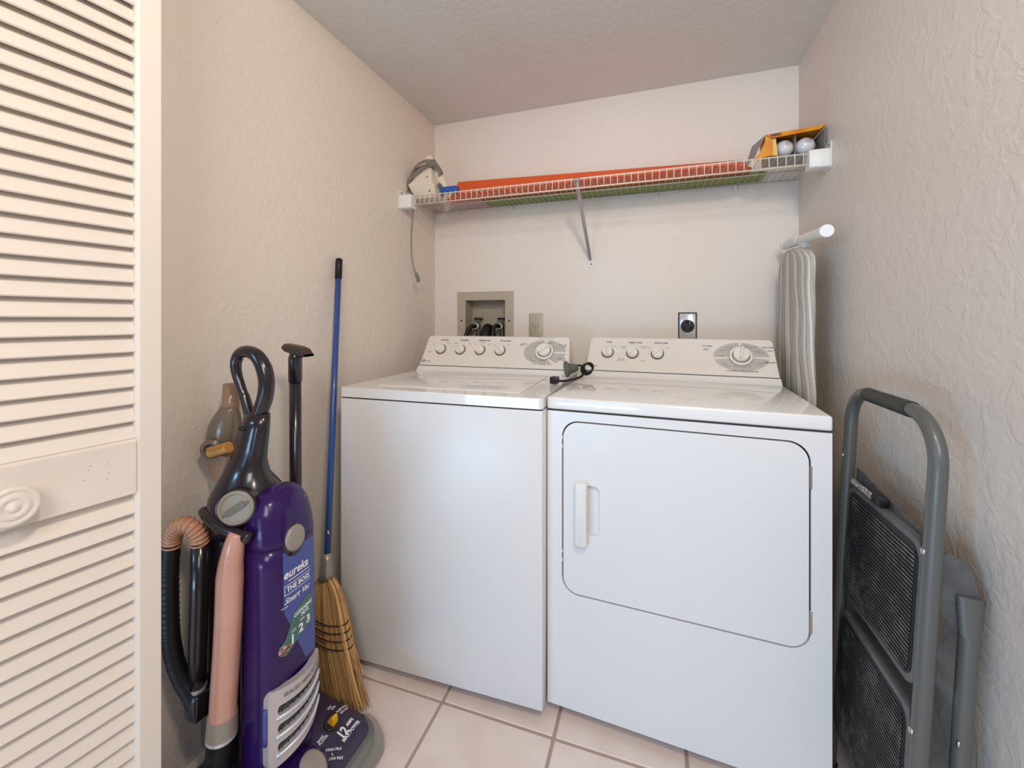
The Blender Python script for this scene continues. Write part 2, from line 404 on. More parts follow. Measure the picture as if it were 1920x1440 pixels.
def knob(par, u, s, ang, r=.0205):
    k = MB(); Mx = facem(u, s)
    k.lathe([(r+.003, 0), (r+.003, .002), (r+.0006, .0045), (r, .005), (r-.0008, .016), (r-.002, .018), (0, .0185)], Mx, 32)
    o = k.build('knob', M['knob'], par, auto=40)
    Mr = Mx @ Matrix.Rotation(radians(ang), 4, 'Z')
    gmb = MB()
    pl = [(-.0036, -r+.004), (.0036, -r+.004), (.0040, r-.002), (.0025, r+.003), (-.0025, r+.003), (-.0040, r-.002)]
    rings = [[Mr @ Vector((a, b, .006)) for a, b in pl], [Mr @ Vector((a, b, .022)) for a, b in pl], [Mr @ Vector((a*.6, b*.94, .0245)) for a, b in pl]]
    gmb.loft(rings).build('grip', M['knob'], o, auto=40)
    rm = MB(); rr = MB()
    rr.lathe([(r+.0044, .0004), (r+.0044, .0010), (r+.0028, .0010)], Mx, 32, cap=False).build('shadow_ring', M['plate'], o)  # grey ring standing in for the soft shadow around the knob
    MB().lathe([(r+.0030, .0016), (r+.0031, .0026), (r+.0012, .0046), (r+.0004, .0049)], Mx, 32, cap=False).build('skirt_shadow', M['seam'], o)  # dark ring imitating the crescent of shade at the knob's foot
    return o
def timer(par, u, s, ang):
    Mx = facem(u, s); k = MB()
    k.lathe([(.038, .0008), (.038, .006), (.0365, .008), (.030, .0085), (.0285, .0065), (.0285, .003), (0, .003)], Mx, 48)
    o = k.build('timer_dial', M['knob'], par, auto=35)
    k2 = MB(); k2.lathe([(.0262, .003), (.0262, .020), (.025, .0225), (0, .023)], Mx, 40)
    o2 = k2.build('timer_knob', M['knob'], o, auto=35)
    k3 = MB(); k3.lathe([(.0386, .0006), (.0386, .0014), (.0372, .0014)], Mx, 48, cap=False); k3.lathe([(.0284, .0062), (.0264, .0062)], Mx, 40, cap=False)
    k3.build('dial_seam', M['seam'], o)
    Mr = Mx @ Matrix.Rotation(radians(ang), 4, 'Z')
    pl = [(-.0045, -.021), (.0045, -.021), (.005, .022), (.003, .027), (-.003, .027), (-.005, .022)]
    MB().loft([[Mr @ Vector((a, b, .018)) for a, b in pl], [Mr @ Vector((a, b, .030)) for a, b in pl], [Mr @ Vector((a*.6, b*.95, .0325)) for a, b in pl]]).build('grip', M['knob'], o, auto=40)
    MB().lathe([(.0018, .0083), (.0018, .0092), (0, .0092)], Mx @ Matrix.Translation((.0035, .0335, 0)), 12).build('index_dot', M['print_'], o)
def fprint(h=.0007): return lambda a, b: face(a, b, h)
def plate_(par, u, s, gaps):
    """grey printed ellipse split by white gaps (angles in degrees)"""
    A, B, R0_ = .089, .0575, .039
    mb = MB(); fn = fprint(.0004)
    gaps = sorted(gaps); n = len(gaps)
    for i in range(n):
        a0, w0 = gaps[i]; a1, w1 = gaps[(i+1) % n]
        a1 += 360 if i == n-1 else 0
        s0, s1 = a0+w0, a1-w1; N = max(4, int((s1-s0)/7))
        for k in range(N):
            q = [s0+(s1-s0)*k/N, s0+(s1-s0)*(k+1)/N]
            # keep gap sides parallel: scale the angle offset at the inner rim
            pts = []
            for t in q: pts.append(fn(u+A*cos(radians(t)), s+B*sin(radians(t))))
            for t in q[::-1]: pts.append(fn(u+.034*cos(radians(t)), s+.034*sin(radians(t))))
            mb.add(pts, [(0, 1, 2, 3)])
    flat('dial_plate', mb, M['plate'], par)
def ticks(mb, u, s, angs, r0=.042, r1=.047, w=.0005):
    fn = fprint(.0009)
    for a in angs:
        c, q = cos(radians(a)), sin(radians(a))
        mb.add([fn(u+c*r0-q*w, s+q*r0+c*w), fn(u+c*r1-q*w, s+q*r1+c*w), fn(u+c*r1+q*w, s+q*r1-c*w), fn(u+c*r0+q*w, s+q*r0-c*w)], [(0, 1, 2, 3)])
def logo(par, u, s):
    mb = MB(); fn = fprint(.0006)
    Mx = facem(u, s, .0003)
    mb.lathe([(.0078, 0), (.0078, .0006), (.0064, .0006), (.0064, 0)], Mx, 28, cap=False)
    text(mb, 'GE', .0085, fprint(.0012), u, s, bold=.0001, shear=.2)
    text(mb, 'Profile', .008, fn, u+.0115, s-.001, align='LEFT')
    flat('brand_mark', mb, M['print_'], par)

def body_common(par, seam_z, bz=.029):
    MB().bbox((0, .014, bz), (.686, .65, seam_z-.0035), .003).build('cabinet', M['enamel'], par, auto=40)
    MB().box((.004, .006, seam_z-.0036), (.682, .645, seam_z+.0016)).build('top_seam', M['seam'], par)
    for x in (.05, .636):
        for y in (.05, .60):
            MB().lathe([(.018, 0), (.018, .012), (.008, .014), (.008, bz+.004), (0, bz+.004)], Matrix.Translation((x, y, 0)), 16).build('leg', M['dark'], par)
    MB().box((.02, .03, .012), (.666, .64, bz+.001)).build('base_pan', M['dark'], par)

# ---- washer
wash = thing('washing_machine', 'white top-loading washing machine with five dials, beside the blue-handled broom', 'washing machine', (.1065, -.825, 0), radians(1.256))
body_common(wash, .882)
MB().bbox((0, 0, .029), (.686, .016, .8785), .0045, 3).build('front_panel', M['enamel_front'], wash, auto=40)
# deck: four bands around the lid opening
dk = holed('top_deck', rrect(-.001, -.003, .687, .645, .012, 4), [rrect(.0935, .0615, .6035, .47, .006, 3)], lambda a, b, d: (a, b, d), .8835, .9145, M['enamel'], wash)
md = dk.modifiers.new('bev', 'BEVEL'); md.width = .005; md.segments = 3; md.limit_method = 'ANGLE'
MB().box((.09, .055, .896), (.606, .49, .904)).build('lid_well', M['seam'], wash)
lid = MB().bbox((.0965, .0640, .900), (.5988, .478, .9165), .004, 3).build('lid', M['enamel'], wash, auto=40)
console(wash, .004, .676, 0)
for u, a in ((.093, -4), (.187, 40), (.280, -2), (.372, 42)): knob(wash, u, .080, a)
plate_(wash, .566, .078, [(88, 6), (-1, 5), (-62, 5)])
timer(wash, .566, .080, -42)
t = MB(); fn = fprint()
for s_, u in (('LOAD SIZE', .098), ('SPIN SPEED', .197), ('TEMPERATURE', .290), ('EXTRA RINSE', .388)): text(t, s_, .0085, fn, u, .128, bold=.00022, spacing=.95)
for s_, u, v in (('MED', .050, .106), ('LARGE', .118, .114), ('SUPER', .040, .066), ('MAX', .088, .046),
                 ('SLOW', .158, .112), ('WASH', .196, .120), ('FAST', .226, .111), ('HOT', .250, .110), ('WARM', .284, .119), ('COLD', .315, .108), ('OFF', .346, .108), ('ON', .404, .108)):
    text(t, s_, .0052, fn, u, v)
for s_, u, v in (('COTTONS', .472, .1145), ('HEAVY', .466, .108), ('EASY CARE', .640, .112), ('LIGHT', .646, .105), ('DELICATES', .640, .050), ('SOAK', .646, .043)):
    text(t, s_, .0064, fn, u, v, bold=.0001)
text(t, 'START - PULL  STOP - PUSH', .0056, fn, .566, .1435)
for s_, u in (('OFF', .528), ('EXTRA', .560), ('ON', .596)): text(t, s_, .0056, fn, u+.006, .0215); text(t, 'o', .007, fn, u-.006, .022, bold=.0003)
for s_, a, rr in (('HEAVY', 118, .056), ('MED', 150, .057), ('PREWASH', 68, .059), ('14', 38, .052), ('10', 25, .054), ('6', -38, .052), ('SPIN', 205, .066), ('RINSE', 218, .066), ('WASH', 232, .064), ('PERM PRESS', 262, .049)):
    text(t, s_, .005, fn, .566+rr*cos(radians(a)), .078+rr*.8*sin(radians(a)))
ticks(t, .566, .079, [60, 72, 80, 110, 130, 155, 205, 215, 222, 230, 238, 262, 278, 318])
flat('lettering', t, M['print_'], wash)['kind'] = 'stuff'
logo(wash, .022, .021)

# ---- dryer
dry = thing('clothes_dryer', 'white front-loading clothes dryer with a large rounded door, beside the grey step stool', 'dryer', (.7966, -.7711, 0), radians(-2.999))
body_common(dry, .878)
dout = rrect(.043, .357, .642, .850, .048, 8)
holed('front_panel', [(0, .029), (.683, .029), (.683, .8745), (0, .8745)], [dout], lambda a, b, d: (a, d, b), 0, .0145, M['enamel_front'], dry)
din = inset(dout, .0042)
dd = holed('door', din, [rrect(.108, .533, .150, .672, .014, 4)], lambda a, b, d: (a, d, b), -.0008, .0125, M['enamel_front'], dry)
md = dd.modifiers.new('bev', 'BEVEL'); md.width = .002; md.segments = 2; md.limit_method = 'ANGLE'
MB().box((.1, .010, .52), (.16, .0128, .68)).build('door_recess', M['enamel_front'], dd)
MB().box((.03, .0126, .345), (.655, .0142, .862)).build('door_gap', M['seam'], dry)
hp = MB()
hp.loft([[(a, y, b) for a, b in rrect(.083+i, .504+i, .1185-i*.4, .683-i, .010, 5)] for y, i in ((-.0008, 0), (-.016, .0), (-.0205, .002), (-.022, .005))])
hp.build('door_handle', M['clip'], dd, auto=40)
for z in (.740, .402):
    MB().bbox((.6385, -.0014, z), (.6445, .004, z+.054), .001, 1).build('hinge', M['steel'], dry)
for z in (.795, .770, .47, .445):
    MB().box((.0432, -.001, z), (.0452, .003, z+.010)).build('door_bumper', M['knob'], dry)
dk = MB().bbox((-.001, -.003, .8795), (.684, .645, .9145), .006, 3).build('top_deck', M['enamel'], dry, auto=40)
console(dry, .004, .678, 0)
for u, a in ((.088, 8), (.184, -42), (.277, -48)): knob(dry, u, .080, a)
plate_(dry, .562, .078, [(90, 3.5), (-3, 5), (188, 5)])
timer(dry, .562, .080, -12)
t = MB()
for s_, u in (('START', .092), ('FABRIC CARE', .193), ('EXTRA CARE', .290)): text(t, s_, .0085, fn, u, .128, bold=.00022)
for s_, u, v in (('PUSH', .112, .110), ('COTTONS', .146, .109), ('HIGH', .148, .102), ('EASY CARE', .224, .110), ('LOW', .226, .103), ('DELICATES', .142, .054), ('EXTRA LOW', .142, .047), ('AIR DRY', .222, .048), ('OFF', .246, .106), ('ON', .314, .106)):
    text(t, s_, .0054, fn, u, v)
for s_, u, v in (('COTTONS', .452, .119), ('HIGH', .448, .105), ('EASY CARE', .650, .118), ('LOW', .655, .104), ('TIMED DRY', .650, .058)):
    text(t, s_, .0072, fn, u, v, bold=.00015)
text(t, '* AUTOMATIC REDUCES DRYING', .0068, fn, .562, .0205, bold=.0001)
for s_, a, rr in (('MORE DRY', 128, .058), ('LESS DRY', 150, .062), ('DAMP', 178, .062), ('LESS DRY', 72, .056), ('MORE DRY', 50, .064), ('NORMAL', 30, .063), ('DEWRINKLE', 20, .066), ('80 MIN', -28, .066), ('60', -40, .060), ('40', -62, .055), ('30', -78, .054), ('20', -92, .053), ('10', -112, .055), ('COOL', -145, .066), ('FLUFF', -132, .066), ('OFF', 90, .055)):
    text(t, s_, .005, fn, .562+rr*cos(radians(a)), .078+rr*.8*sin(radians(a)))
ticks(t, .562, .079, [-25, -38, -52, -66, -80, -94, -108, -122, 172, 150, 140, 128, 114, 72, 60, 45, 32])
flat('lettering', t, M['print_'], dry)['kind'] = 'stuff'
logo(dry, .020, .021)

# ================================================================== WIRE SHELF
SY, SZt, SZl = -.305, 1.6955, 1.657
shf = thing('wire_shelf', 'white vinyl-coated wire shelf spanning the back wall above both appliances', 'shelf', (0, 0, 0))
proto = None
x = .0165; 
while x < W-.014:
    if proto is None:
        proto = MB().tube([(0, -.008, 1.6985), (0, SY+.003, 1.6985), (0, SY-.0012, 1.6965), (0, SY-.0018, 1.692), (0, SY-.0018, SZl-.001)], .00155, 6).build('wire', M['wire'], shf, smooth=True); c = proto
    else: c = proto.copy(); COL.objects.link(c)
    c.location = (x, 0, 0); x += .0254
for y, z, r in ((SY, SZt-.0015, .0028), (SY, SZl, .0028), (-.130, SZt-.001, .0028), (-.010, SZt-.001, .0028)):
    MB().tube([(.006, y, z), (W-.006, y, z)], r, 8).build('rail', M['wire'], shf, smooth=True)
for sx in (0, 1):
    f = (lambda X: X) if sx == 0 else (lambda X: W-X)
    xa, xb = (.001, .062)
    mb = MB()
    pts = [(-.345, 1.640), (-.305, 1.640), (-.290, 1.650), (-.290, 1.692), (-.300, 1.702), (-.345, 1.702)]
    mb.loft([[(f(X), y, z) for y, z in rr] for X, rr in ((.004, rrect(-.330, 1.639, -.284, 1.7, .006, 3)), (xb-.003, rrect(-.330, 1.639, -.284, 1.7, .006, 3)), (xb, rrect(-.328, 1.641, -.286, 1.698, .005, 3)))])
    mb.loft([[(f(X), y, z) for y, z in rr] for X, rr in ((.001, rrect(-.338, 1.634, -.278, 1.722, .008, 3)), (.0045, rrect(-.338, 1.634, -.278, 1.722, .008, 3)))])
    b = mb.build('end_bracket', M['clip'], shf, auto=40)
    MB().lathe([(.003, 0), (.003, .0015), (0, .0015)], Matrix.Translation((f(.0046), -.316, 1.712)) @ Matrix.Rotation(pi/2*(1 if sx == 0 else -1), 4, 'Y'), 10).build('screw', M['print_'], b)
# diagonal brace
bx_ = .800
br = MB()
A_, B_ = Vector((bx_, SY-.004, 1.686)), Vector((.812, -.004, 1.410))
dirn = (B_-A_).normalized(); side = Vector((1, 0, 0)); nr = dirn.cross(side).normalized()
ch = [(-.007, -.004), (-.007, .005), (-.0055, .005), (-.0055, -.0025), (.0055, -.0025), (.0055, .005), (.007, .005), (.007, -.004)]
br.loft([[p+side*a*sc+nr*b for a, b in ch] for p, sc in ((A_, 1), (A_+(B_-A_)*.5, 1), (A_+(B_-A_)*.86, .95), (B_, .55))])
bo = br.build('support_brace', M['silver'], shf); lab(bo, 'metallic diagonal brace')
MB().bbox((.799, -.0035, 1.381), (.827, -.0005, 1.415), .001, 1).build('brace_foot', M['clip'], bo)
MB().lathe([(.0035, 0), (.0035, .001), (0, .001)], Matrix.Translation((.8135, -.0036, 1.394)) @ Matrix.Rotation(pi/2, 4, 'X'), 12).build('screw', M['print_'], bo)
MB().bbox((bx_-.012, SY-.010, 1.684), (bx_+.012, SY+.004, 1.694), .002, 1).build('brace_hook', M['steel'], bo)
for x in (.14, .43, 1.10, 1.41):
    MB().bbox((x-.006, -.014, 1.676), (x+.006, -.001, 1.697), .002, 1).build('wall_clip', M['clip'], shf)

# ================================================================== THINGS ON THE SHELF
DK = 1.7005   # top of the deck wires
# -- orange board (bowed sheet leaning on the wall)
rows = []
N = 30
for i in range(N+1):
    t_ = i/N; X = .150+1.290*t_
    ztop = 1.840-.045*t_; yf = -.262+.10*max(0, (.07-t_)/.07)+.08*max(0, (t_-.93)/.07)
    prof = [(yf, DK+.005), (yf, DK), (-.142, DK), (-.128, DK+.006), (-.024, ztop-.010), (-.008, ztop-.004), (-.010, ztop), (-.030, ztop-.004), (-.134, DK+.012), (-.145, DK+.005)]
    rows.append([(X, y, z) for y, z in prof])
ob = MB().loft(rows).build('orange_board', M['orange'], auto=30)
tag(ob, 'long thin bright orange sheet lying tilted along the wire shelf', 'board')
gb = MB()
gb.loft([[(X, y, z) for y, z in rr] for X, rr in ((.315, rrect(-.116, DK, -.012, DK+.010, .003, 3)), (.9, rrect(-.116, DK, -.012, DK+.011, .003, 3)), (1.50, rrect(-.116, DK, -.012, DK+.010, .003, 3)))])
go = gb.build('green_board', M['lime'], auto=30)
tag(go, 'long flat green strip lying on the wire shelf underneath the orange sheet', 'board')
# -- blue case
bc = MB().bbox((.188, -.298, DK), (.272, -.266, DK+.026), .005, 2).build('blue_case', M['bluep'], auto=40)
tag(bc, 'small blue plastic bar lying at the shelf edge beside the white iron', 'case')
# -- iron standing on its heel
iron = thing('clothes_iron', 'white clothes iron standing on its heel with grey cord wound round it', 'iron', (.078, -.222, DK))
# heel housing
iron.scale = (1.2, 1.0, 1.18)
def sec(z, x0, x1, y0, y1): return [(x0, y0, z), (x1, y0, z), (x1, y1, z), (x0, y1, z)]
hb = MB().loft([sec(0, -.036, .052, -.030, .03), sec(.012, -.040, .054, -.034, .034), sec(.040, -.052, .056, -.046, .036), sec(.048, -.056, .050, -.050, .036), sec(.052, -.056, .046, -.050, .036), sec(.118, -.004, .030, -.018, .030), sec(.122, .000, .026, -.014, .028)])
o = hb.build('heel_housing', M['ironw'], iron); md = o.modifiers.new('b', 'BEVEL'); md.width = .003; md.segments = 2
MB().lathe([(.003, 0), (.003, .001), (0, .001)], Matrix.Translation((.022, -.038, .078)) @ Matrix.Rotation(pi/2+.45, 4, 'X'), 12).build('screw_hole', M['print_'], o)
MB().lathe([(.003, 0), (.003, .001), (0, .001)], Matrix.Translation((.034, -.043, .022)) @ Matrix.Rotation(pi/2, 4, 'X'), 12).build('screw_hole', M['print_'], o)
MB().tube([(.028, .02, .125), (.042, .022, .105), (.056, .024, .075), (.066, .026, .048), (.068, .028, .028)], lambda t, l: .014+.004*sin(pi*t), 12, smooth=1).build('handle', M['ironw'], iron, smooth=True)
MB().tube([(.058, -.008, .052), (.068, -.010, .040), (.075, -.012, .024), (.077, -.012, .006)], .008, 10, smooth=1).build('water_tank', M['irong'], iron, smooth=True)
MB().bbox((-.006, .000, .135), (.022, .022, .176), .005, 2).build('tank_cap', M['ironw'], iron, auto=40)
MB().loft([sec(.03, -.040, .050, .037, .046), sec(.14, -.012, .040, .034, .040), sec(.17, .004, .020, .030, .034)]).build('soleplate', M['steel'], iron)
cw = MB()
for k, (dx, dz, dy, rr) in enumerate(((0, 0, 0, 1), (.004, -.008, -.006, .96), (-.004, .004, .006, 1.03), (.001, -.004, .012, .93), (-.003, -.012, -.010, .98))):
    cw.tube([(-.062+dx, -.040+dy, .036+dz), (-.066+dx, -.034+dy, .060+dz), (-.050+dx, -.030+dy, .095+dz), (-.034+dx, -.030+dy, .125+dz*rr), (-.006, -.026+dy, .139*rr+dz), (.030+dx, -.022+dy, .142*rr+dz), (.052+dx, -.016+dy, .130+dz), (.062+dx, -.004+dy, .114+dz), (.058+dx, .010+dy, .100+dz), (.030, .036, .120+dz), (-.02, .048, .110+dz), (-.05, .044, .07+dz), (-.062+dx, .010+dy, .034+dz)], .0026, 8, smooth=1)
for k, dz in enumerate((0, .007, -.006)):
    cw.tube([(-.064, -.042, .052+dz), (-.045, -.046, .078+dz), (-.015, -.036, .104+dz), (.008, -.030, .122+dz), (.034, -.028, .128+dz), (.056, -.016, .116+dz)], .003, 8, smooth=1)
cw.build('wound_cord', M['cord'], iron, smooth=True)
pc = MB().tube([(-.060, -.040, .034), (-.062, -.046, .012), (-.044, -.056, -.002), (-.038, -.0605, -.030), (-.036, -.060, -.060), (-.041, -.058, -.130), (-.045, -.058, -.200), (-.042, -.058, -.270), (-.032, -.058, -.325), (-.022, -.058, -.348)], .0028, 8, smooth=1)
pc = pc.build('power_cord', M['cord'], iron, smooth=True); pc.scale = (1/1.2, 1, 1/1.18)
MB().loft([[(-.022+s_*.40+a, -.058+b, -.345-s_) for a, b in rrect(-w_, -.006, w_, .006, .004, 3)] for s_, w_ in ((0, .005), (.012, .007), (.026, .010), (.030, .009))]).build('plug', M['cord'], pc, auto=40)
for a in (-.005, .004):
    MB().box((-.0105+a, -.059, -.392), (-.0085+a, -.053, -.374)).build('prong', M['print_'], pc)

# -- bulb carton with two bulbs
cx0, cx1 = 1.462, 1.632
bx = thing('bulb_carton', 'open orange and yellow light bulb carton on the right end of the shelf', 'box', (cx0, -.24, DK))
L = cx1-cx0
MB().box((0, -.055, 0), (L, .055, .0012)).build('carton_base', M['cardg'], bx)
MB().box((0, .0538, .0012), (L, .055, .080)).build('carton_back', M['cardg'], bx)
MB().box((L-.0014, -.055, .0012), (L, .0538, .080)).build('carton_side', M['cardg'], bx)
MB().box((.001, -.053, .0012), (.0022, .0538, .078)).build('carton_side', M['cardy'], bx)
MB().box((.086, -.045, .0012), (.0875, .0538, .074)).build('divider', M['cardg'], bx)
MB().loft([[(-.008, -.062, .0745), (L, -.062, .0855), (L, .055, .084), (-.003, .055, .076)], [(-.008, -.062, .0757), (L, -.062, .0867), (L, .055, .0852), (-.003, .055, .0772)]]).build('carton_top', M['card'], bx)
MB().loft([[(-.008, -.063, .0755), (L, -.063, .0867), (L-.020, -.067, .0715), (.012, -.067, .0600)], [(-.008, -.0615, .0755), (L, -.0615, .0867), (L-.020, -.0655, .0715), (.012, -.0655, .0600)]]).build('carton_flap', M['card'], bx)
# curved left wing + yellow strut
wing = []
for k in range(9):
    t_ = k/8; wing.append(((-.008+.028*t_*t_-.010*t_, -.062-.002*t_, .0755-.0755*t_)))
mw = MB(); Vv = []; Ff = []
for k in range(9):
    t_ = k/8; X1 = -.008+.004*sin(pi*t_)*3+.004*t_; z = .0755*(1-t_)+.001
    Vv += [(X1-.036*t_**1.0, -.060+.010*t_, z), (.012+.004*t_, -.0625, z*.83+.002), (X1-.036*t_, -.058+.010*t_, z), (.012+.004*t_, -.0605, z*.83+.002)]
for k in range(8):
    a = 4*k; b = a+4
    Ff += [(a, a+1, b+1, b), (a+2, b+2, b+3, a+3), (a, b, b+2, a+2), (a+1, a+3, b+3, b+1)]
Ff += [(0, 2, 3, 1), (32, 33, 35, 34)]
mw.add(Vv, Ff).build('carton_wing', M['card'], bx)
MB().loft([[(-.009, -.062, .074), (-.0105, -.061, .074), (-.040, -.05, .004), (-.038, -.05, .004)], [(-.030, .03, .074), (-.0315, .03, .074), (-.052, .03, .004), (-.050, .03, .004)]]).build('carton_wing', M['cardg'], bx)
MB().loft([[(.0135, -.0630, .058), (.0240, -.0615, .060), (.0300, -.060, .0015), (.0135, -.060, .0015)], [(.0135, -.0615, .058), (.0240, -.060, .060), (.0300, -.0585, .0015), (.0135, -.0585, .0015)]]).build('carton_strut', M['cardy'], bx)
tl = MB(); fq = lambda a, b: (a, -.0652-(.0755-b)*.18, b)
for q in ((.006, .0655, .040, .0666), (.006, .0735, .040, .0746)):
    tl.add([fq(q[0], q[1]), fq(q[2], q[1]+.002), fq(q[2], q[3]+.002), fq(q[0], q[3])], [(0, 1, 2, 3)])
text(tl, 'ENERGY', .0085, fq, .0235, .0712, rot=.06, bold=.0002)
flat('lettering', tl, M['plum'], bx)
def bulb(xc, lbl, tilt, sc=1.0):
    b = thing('light_bulb', lbl, 'light bulb', (xc, -.262, DK+.033), 0, 'light bulbs in the carton')
    b.rotation_euler = (radians(90+tilt[0]), 0, radians(tilt[1]))
    prof = [(0, .031), (.008, .0300), (.016, .0265), (.0235, .0195), (.0282, .010), (.030, 0), (.0285, -.012), (.0235, -.026), (.0175, -.040), (.0145, -.050)]
    MB().lathe([(r*sc, z*sc) for r, z in prof[::-1]], Matrix(), 32).build('globe', M['bulb'], b, smooth=True)
    MB().lathe([(.0, -.078*sc), (.006, -.078*sc), (.0125*sc, -.072*sc)]+[((.0135 if i % 2 else .0125)*sc, (-.070+.003*i)*sc) for i in range(7)]+[(.0146*sc, -.0495*sc)], Matrix(), 20).build('screw_base', M['steel'], b)
    mk = MB()
    def sp(a, b_):
        p = Vector((a+.012, b_+.010)); r = p.length; 
        # sphere-like cap: find z on profile
        for i in range(len(prof)-1):
            if prof[i][0] <= r <= prof[i+1][0]:
                z = prof[i][1]+(prof[i+1][1]-prof[i][1])*(r-prof[i][0])/(prof[i+1][0]-prof[i][0]); return (p.x*sc, p.y*sc, z*sc+.0005)
        return (p.x, p.y, .031)
    for rr in (.0065, .0035):
        for k in range(14):
            if k % 5 == 4: continue
            a0, a1 = 2*pi*k/14, 2*pi*(k+1)/14
            mk.add([sp(rr*cos(a0), rr*sin(a0)), sp(rr*cos(a1), rr*sin(a1)), sp((rr+.001)*cos(a1), (rr+.001)*sin(a1)), sp((rr+.001)*cos(a0), (rr+.001)*sin(a0))], [(0, 1, 2, 3)])
    flat('printed_mark', mk, M['print_'], b)
bulb(cx0+.057, 'white light bulb in the left compartment of the orange carton', (0, -12))
bulb(cx0+.120, 'white light bulb in the right compartment of the orange carton', (-2, -20), 1.02)

# ================================================================== BACK WALL FITTINGS
ob_ = thing('washer_outlet_box', 'beige recessed washer outlet box with two black valves in the back wall', 'outlet box', (0, 0, 0))
holed('frame', [(.131, .985), (.435, .985), (.435, 1.279), (.131, 1.279)], [[(.177, 1.004), (.392, 1.004), (.392, 1.236), (.177, 1.236)]], lambda a, b, d: (a, d, b), -.004, -.0003, M['beige'], ob_)
tr = MB()
a0, a1, b0, b1, dp = .1745, .3945, 1.0015, 1.2385, .088
tr.box((a0, 0, b0), (a0+.002, dp, b1)).box((a1-.002, 0, b0), (a1, dp, b1)).box((a0, 0, b0), (a1, dp, b0+.002)).box((a0, 0, b1-.002), (a1, dp, b1)).box((a0, dp-.002, b0), (a1, dp, b1))
tr.build('recess', M['beiged'], ob_)
for x in (.155, .413):
    MB().lathe([(.005, 0), (.005, .0012), (0, .0015)], Matrix.Translation((x, -.0041, 1.133)) @ Matrix.Rotation(pi/2, 4, 'X'), 12).build('screw', M['print_'], ob_)
for i, x in enumerate((.222, .352)):
    v = MB().lathe([(.014, 1.0), (.014, 1.062), (.011, 1.064), (.011, 1.118), (.006, 1.120), (.006, 1.146), (0, 1.146)], Matrix.Translation((x, .060, 0)), 16)
    v.lathe([(.010, 0), (.010, .022), (0, .022)], Matrix.Translation((x, .052, 1.104)) @ Matrix.Rotation(pi/2, 4, 'X'), 16)
    vo = v.build('valve', M['brass'], ob_, auto=40)
    MB().bbox((x-.023, .050, 1.139), (x+.023, .070, 1.148), .003, 2).build('valve_handle', M['rubber'], vo, auto=40)
    MB().lathe([(.0135, 0), (.0135, .014), (.009, .014), (.009, 0)], Matrix.Translation((x, .036, 1.104)) @ Matrix.Rotation(pi/2, 4, 'X'), 20).build('coupling_ring', M['white'], vo, auto=40)
h1 = MB().tube([(.222, .022, 1.104), (.215, .006, 1.106), (.200, -.012, 1.090), (.188, -.030, 1.050), (.180, -.060, 1.000), (.178, -.10, .93), (.180, -.12, .80)], .0105, 12, smooth=1).build('water_hose', M['rubber'], smooth=True)
tag(h1, 'black rubber water hose from the left valve of the outlet box', 'hose', 'water hoses')
h2 = MB().tube([(.352, .022, 1.104), (.344, .002, 1.108), (.336, -.012, 1.098), (.334, -.024, 1.070), (.336, -.040, 1.02), (.338, -.10, .93), (.338, -.12, .80)], .0105, 12, smooth=1).build('water_hose', M['rubber'], smooth=True)
tag(h2, 'black rubber water hose from the right valve of the outlet box', 'hose', 'water hoses')
h3 = MB().tube([(.296, .052, 1.01), (.296, .048, 1.056), (.296, .020, 1.090), (.297, -.014, 1.086), (.298, -.042, 1.040), (.298, -.06, .97), (.298, -.09, .80)], lambda t, l: .0245+.0012*sin(l*900), 14, smooth=1, sub=14).build('drain_hose', M['rubber'], smooth=True)
tag(h3, 'thick black corrugated drain hose arching out of the outlet box', 'hose')

def yplate(par, x0, x1, z0, z1, m, y1=-.0045, r=.003): 
    return MB().loft([[(a, y, b) for a, b in rrect(x0+i, z0+i, x1-i, z1-i, r, 3)] for y, i in ((-.0004, 0), (y1+.0018, 0), (y1, .0018))]).build('cover_plate', M[m], par, auto=40)
o1 = thing('power_outlet', 'beige single round wall outlet beside the washer outlet box', 'outlet', (.549, 0, 1.113))
yplate(o1, -.035, .035, -.057, .057, 'outletp')
rc = MB().lathe([(.0175, 0), (.0175, .0016), (.0165, .002), (0, .002)], Matrix.Translation((0, -.0044, .000)) @ Matrix.Rotation(pi/2, 4, 'X'), 32).build('receptacle', M['outletp'], o1, auto=40)
sl_ = MB()
for a, b, w_, h_ in ((-.0065, .004, .0018, .008), (.0065, .004, .0015, .0065)): sl_.box((a-w_/2, -.0072, b-h_/2), (a+w_/2, -.0062, b+h_/2))
sl_.box((-.010, -.0072, .003), (-.0065, -.0062, .0055)); sl_.lathe([(.0026, 0), (.0026, .0008), (0, .0008)], Matrix.Translation((0, -.0064, -.008)) @ Matrix.Rotation(pi/2, 4, 'X'), 12)
sl_.build('slots', M['print_'], rc)
sl_ = MB().lathe([(.0185, 0), (.0185, .0007), (.0175, .0007), (.0175, 0)], Matrix.Translation((0, -.0044, 0)) @ Matrix.Rotation(pi/2, 4, 'X'), 32).build('receptacle_gap', M['seam'], rc)
for z in (.030, -.030):
    MB().lathe([(.0028, 0), (.0026, .001), (0, .001)], Matrix.Translation((0, -.0044, z)) @ Matrix.Rotation(pi/2, 4, 'X'), 12).build('screw', M['brass'], o1)
o2 = thing('dryer_outlet', 'steel plate outlet with a black three-slot socket behind the dryer console', 'outlet', (1.226, 0, 1.109))
MB().box((-.0375, -.0028, -.060), (.0375, -.0003, .060)).build('gasket', M['seam'], o2)
yplate(o2, -.0325, .0325, -.055, .055, 'silverl', -.0055)
rc = MB().lathe([(.0275, 0), (.0275, .002), (.0265, .003), (0, .003)], Matrix.Translation((0, -.0054, .001)) @ Matrix.Rotation(pi/2, 4, 'X'), 36).build('socket', M['black'], o2, auto=40)
sl_ = MB(); 
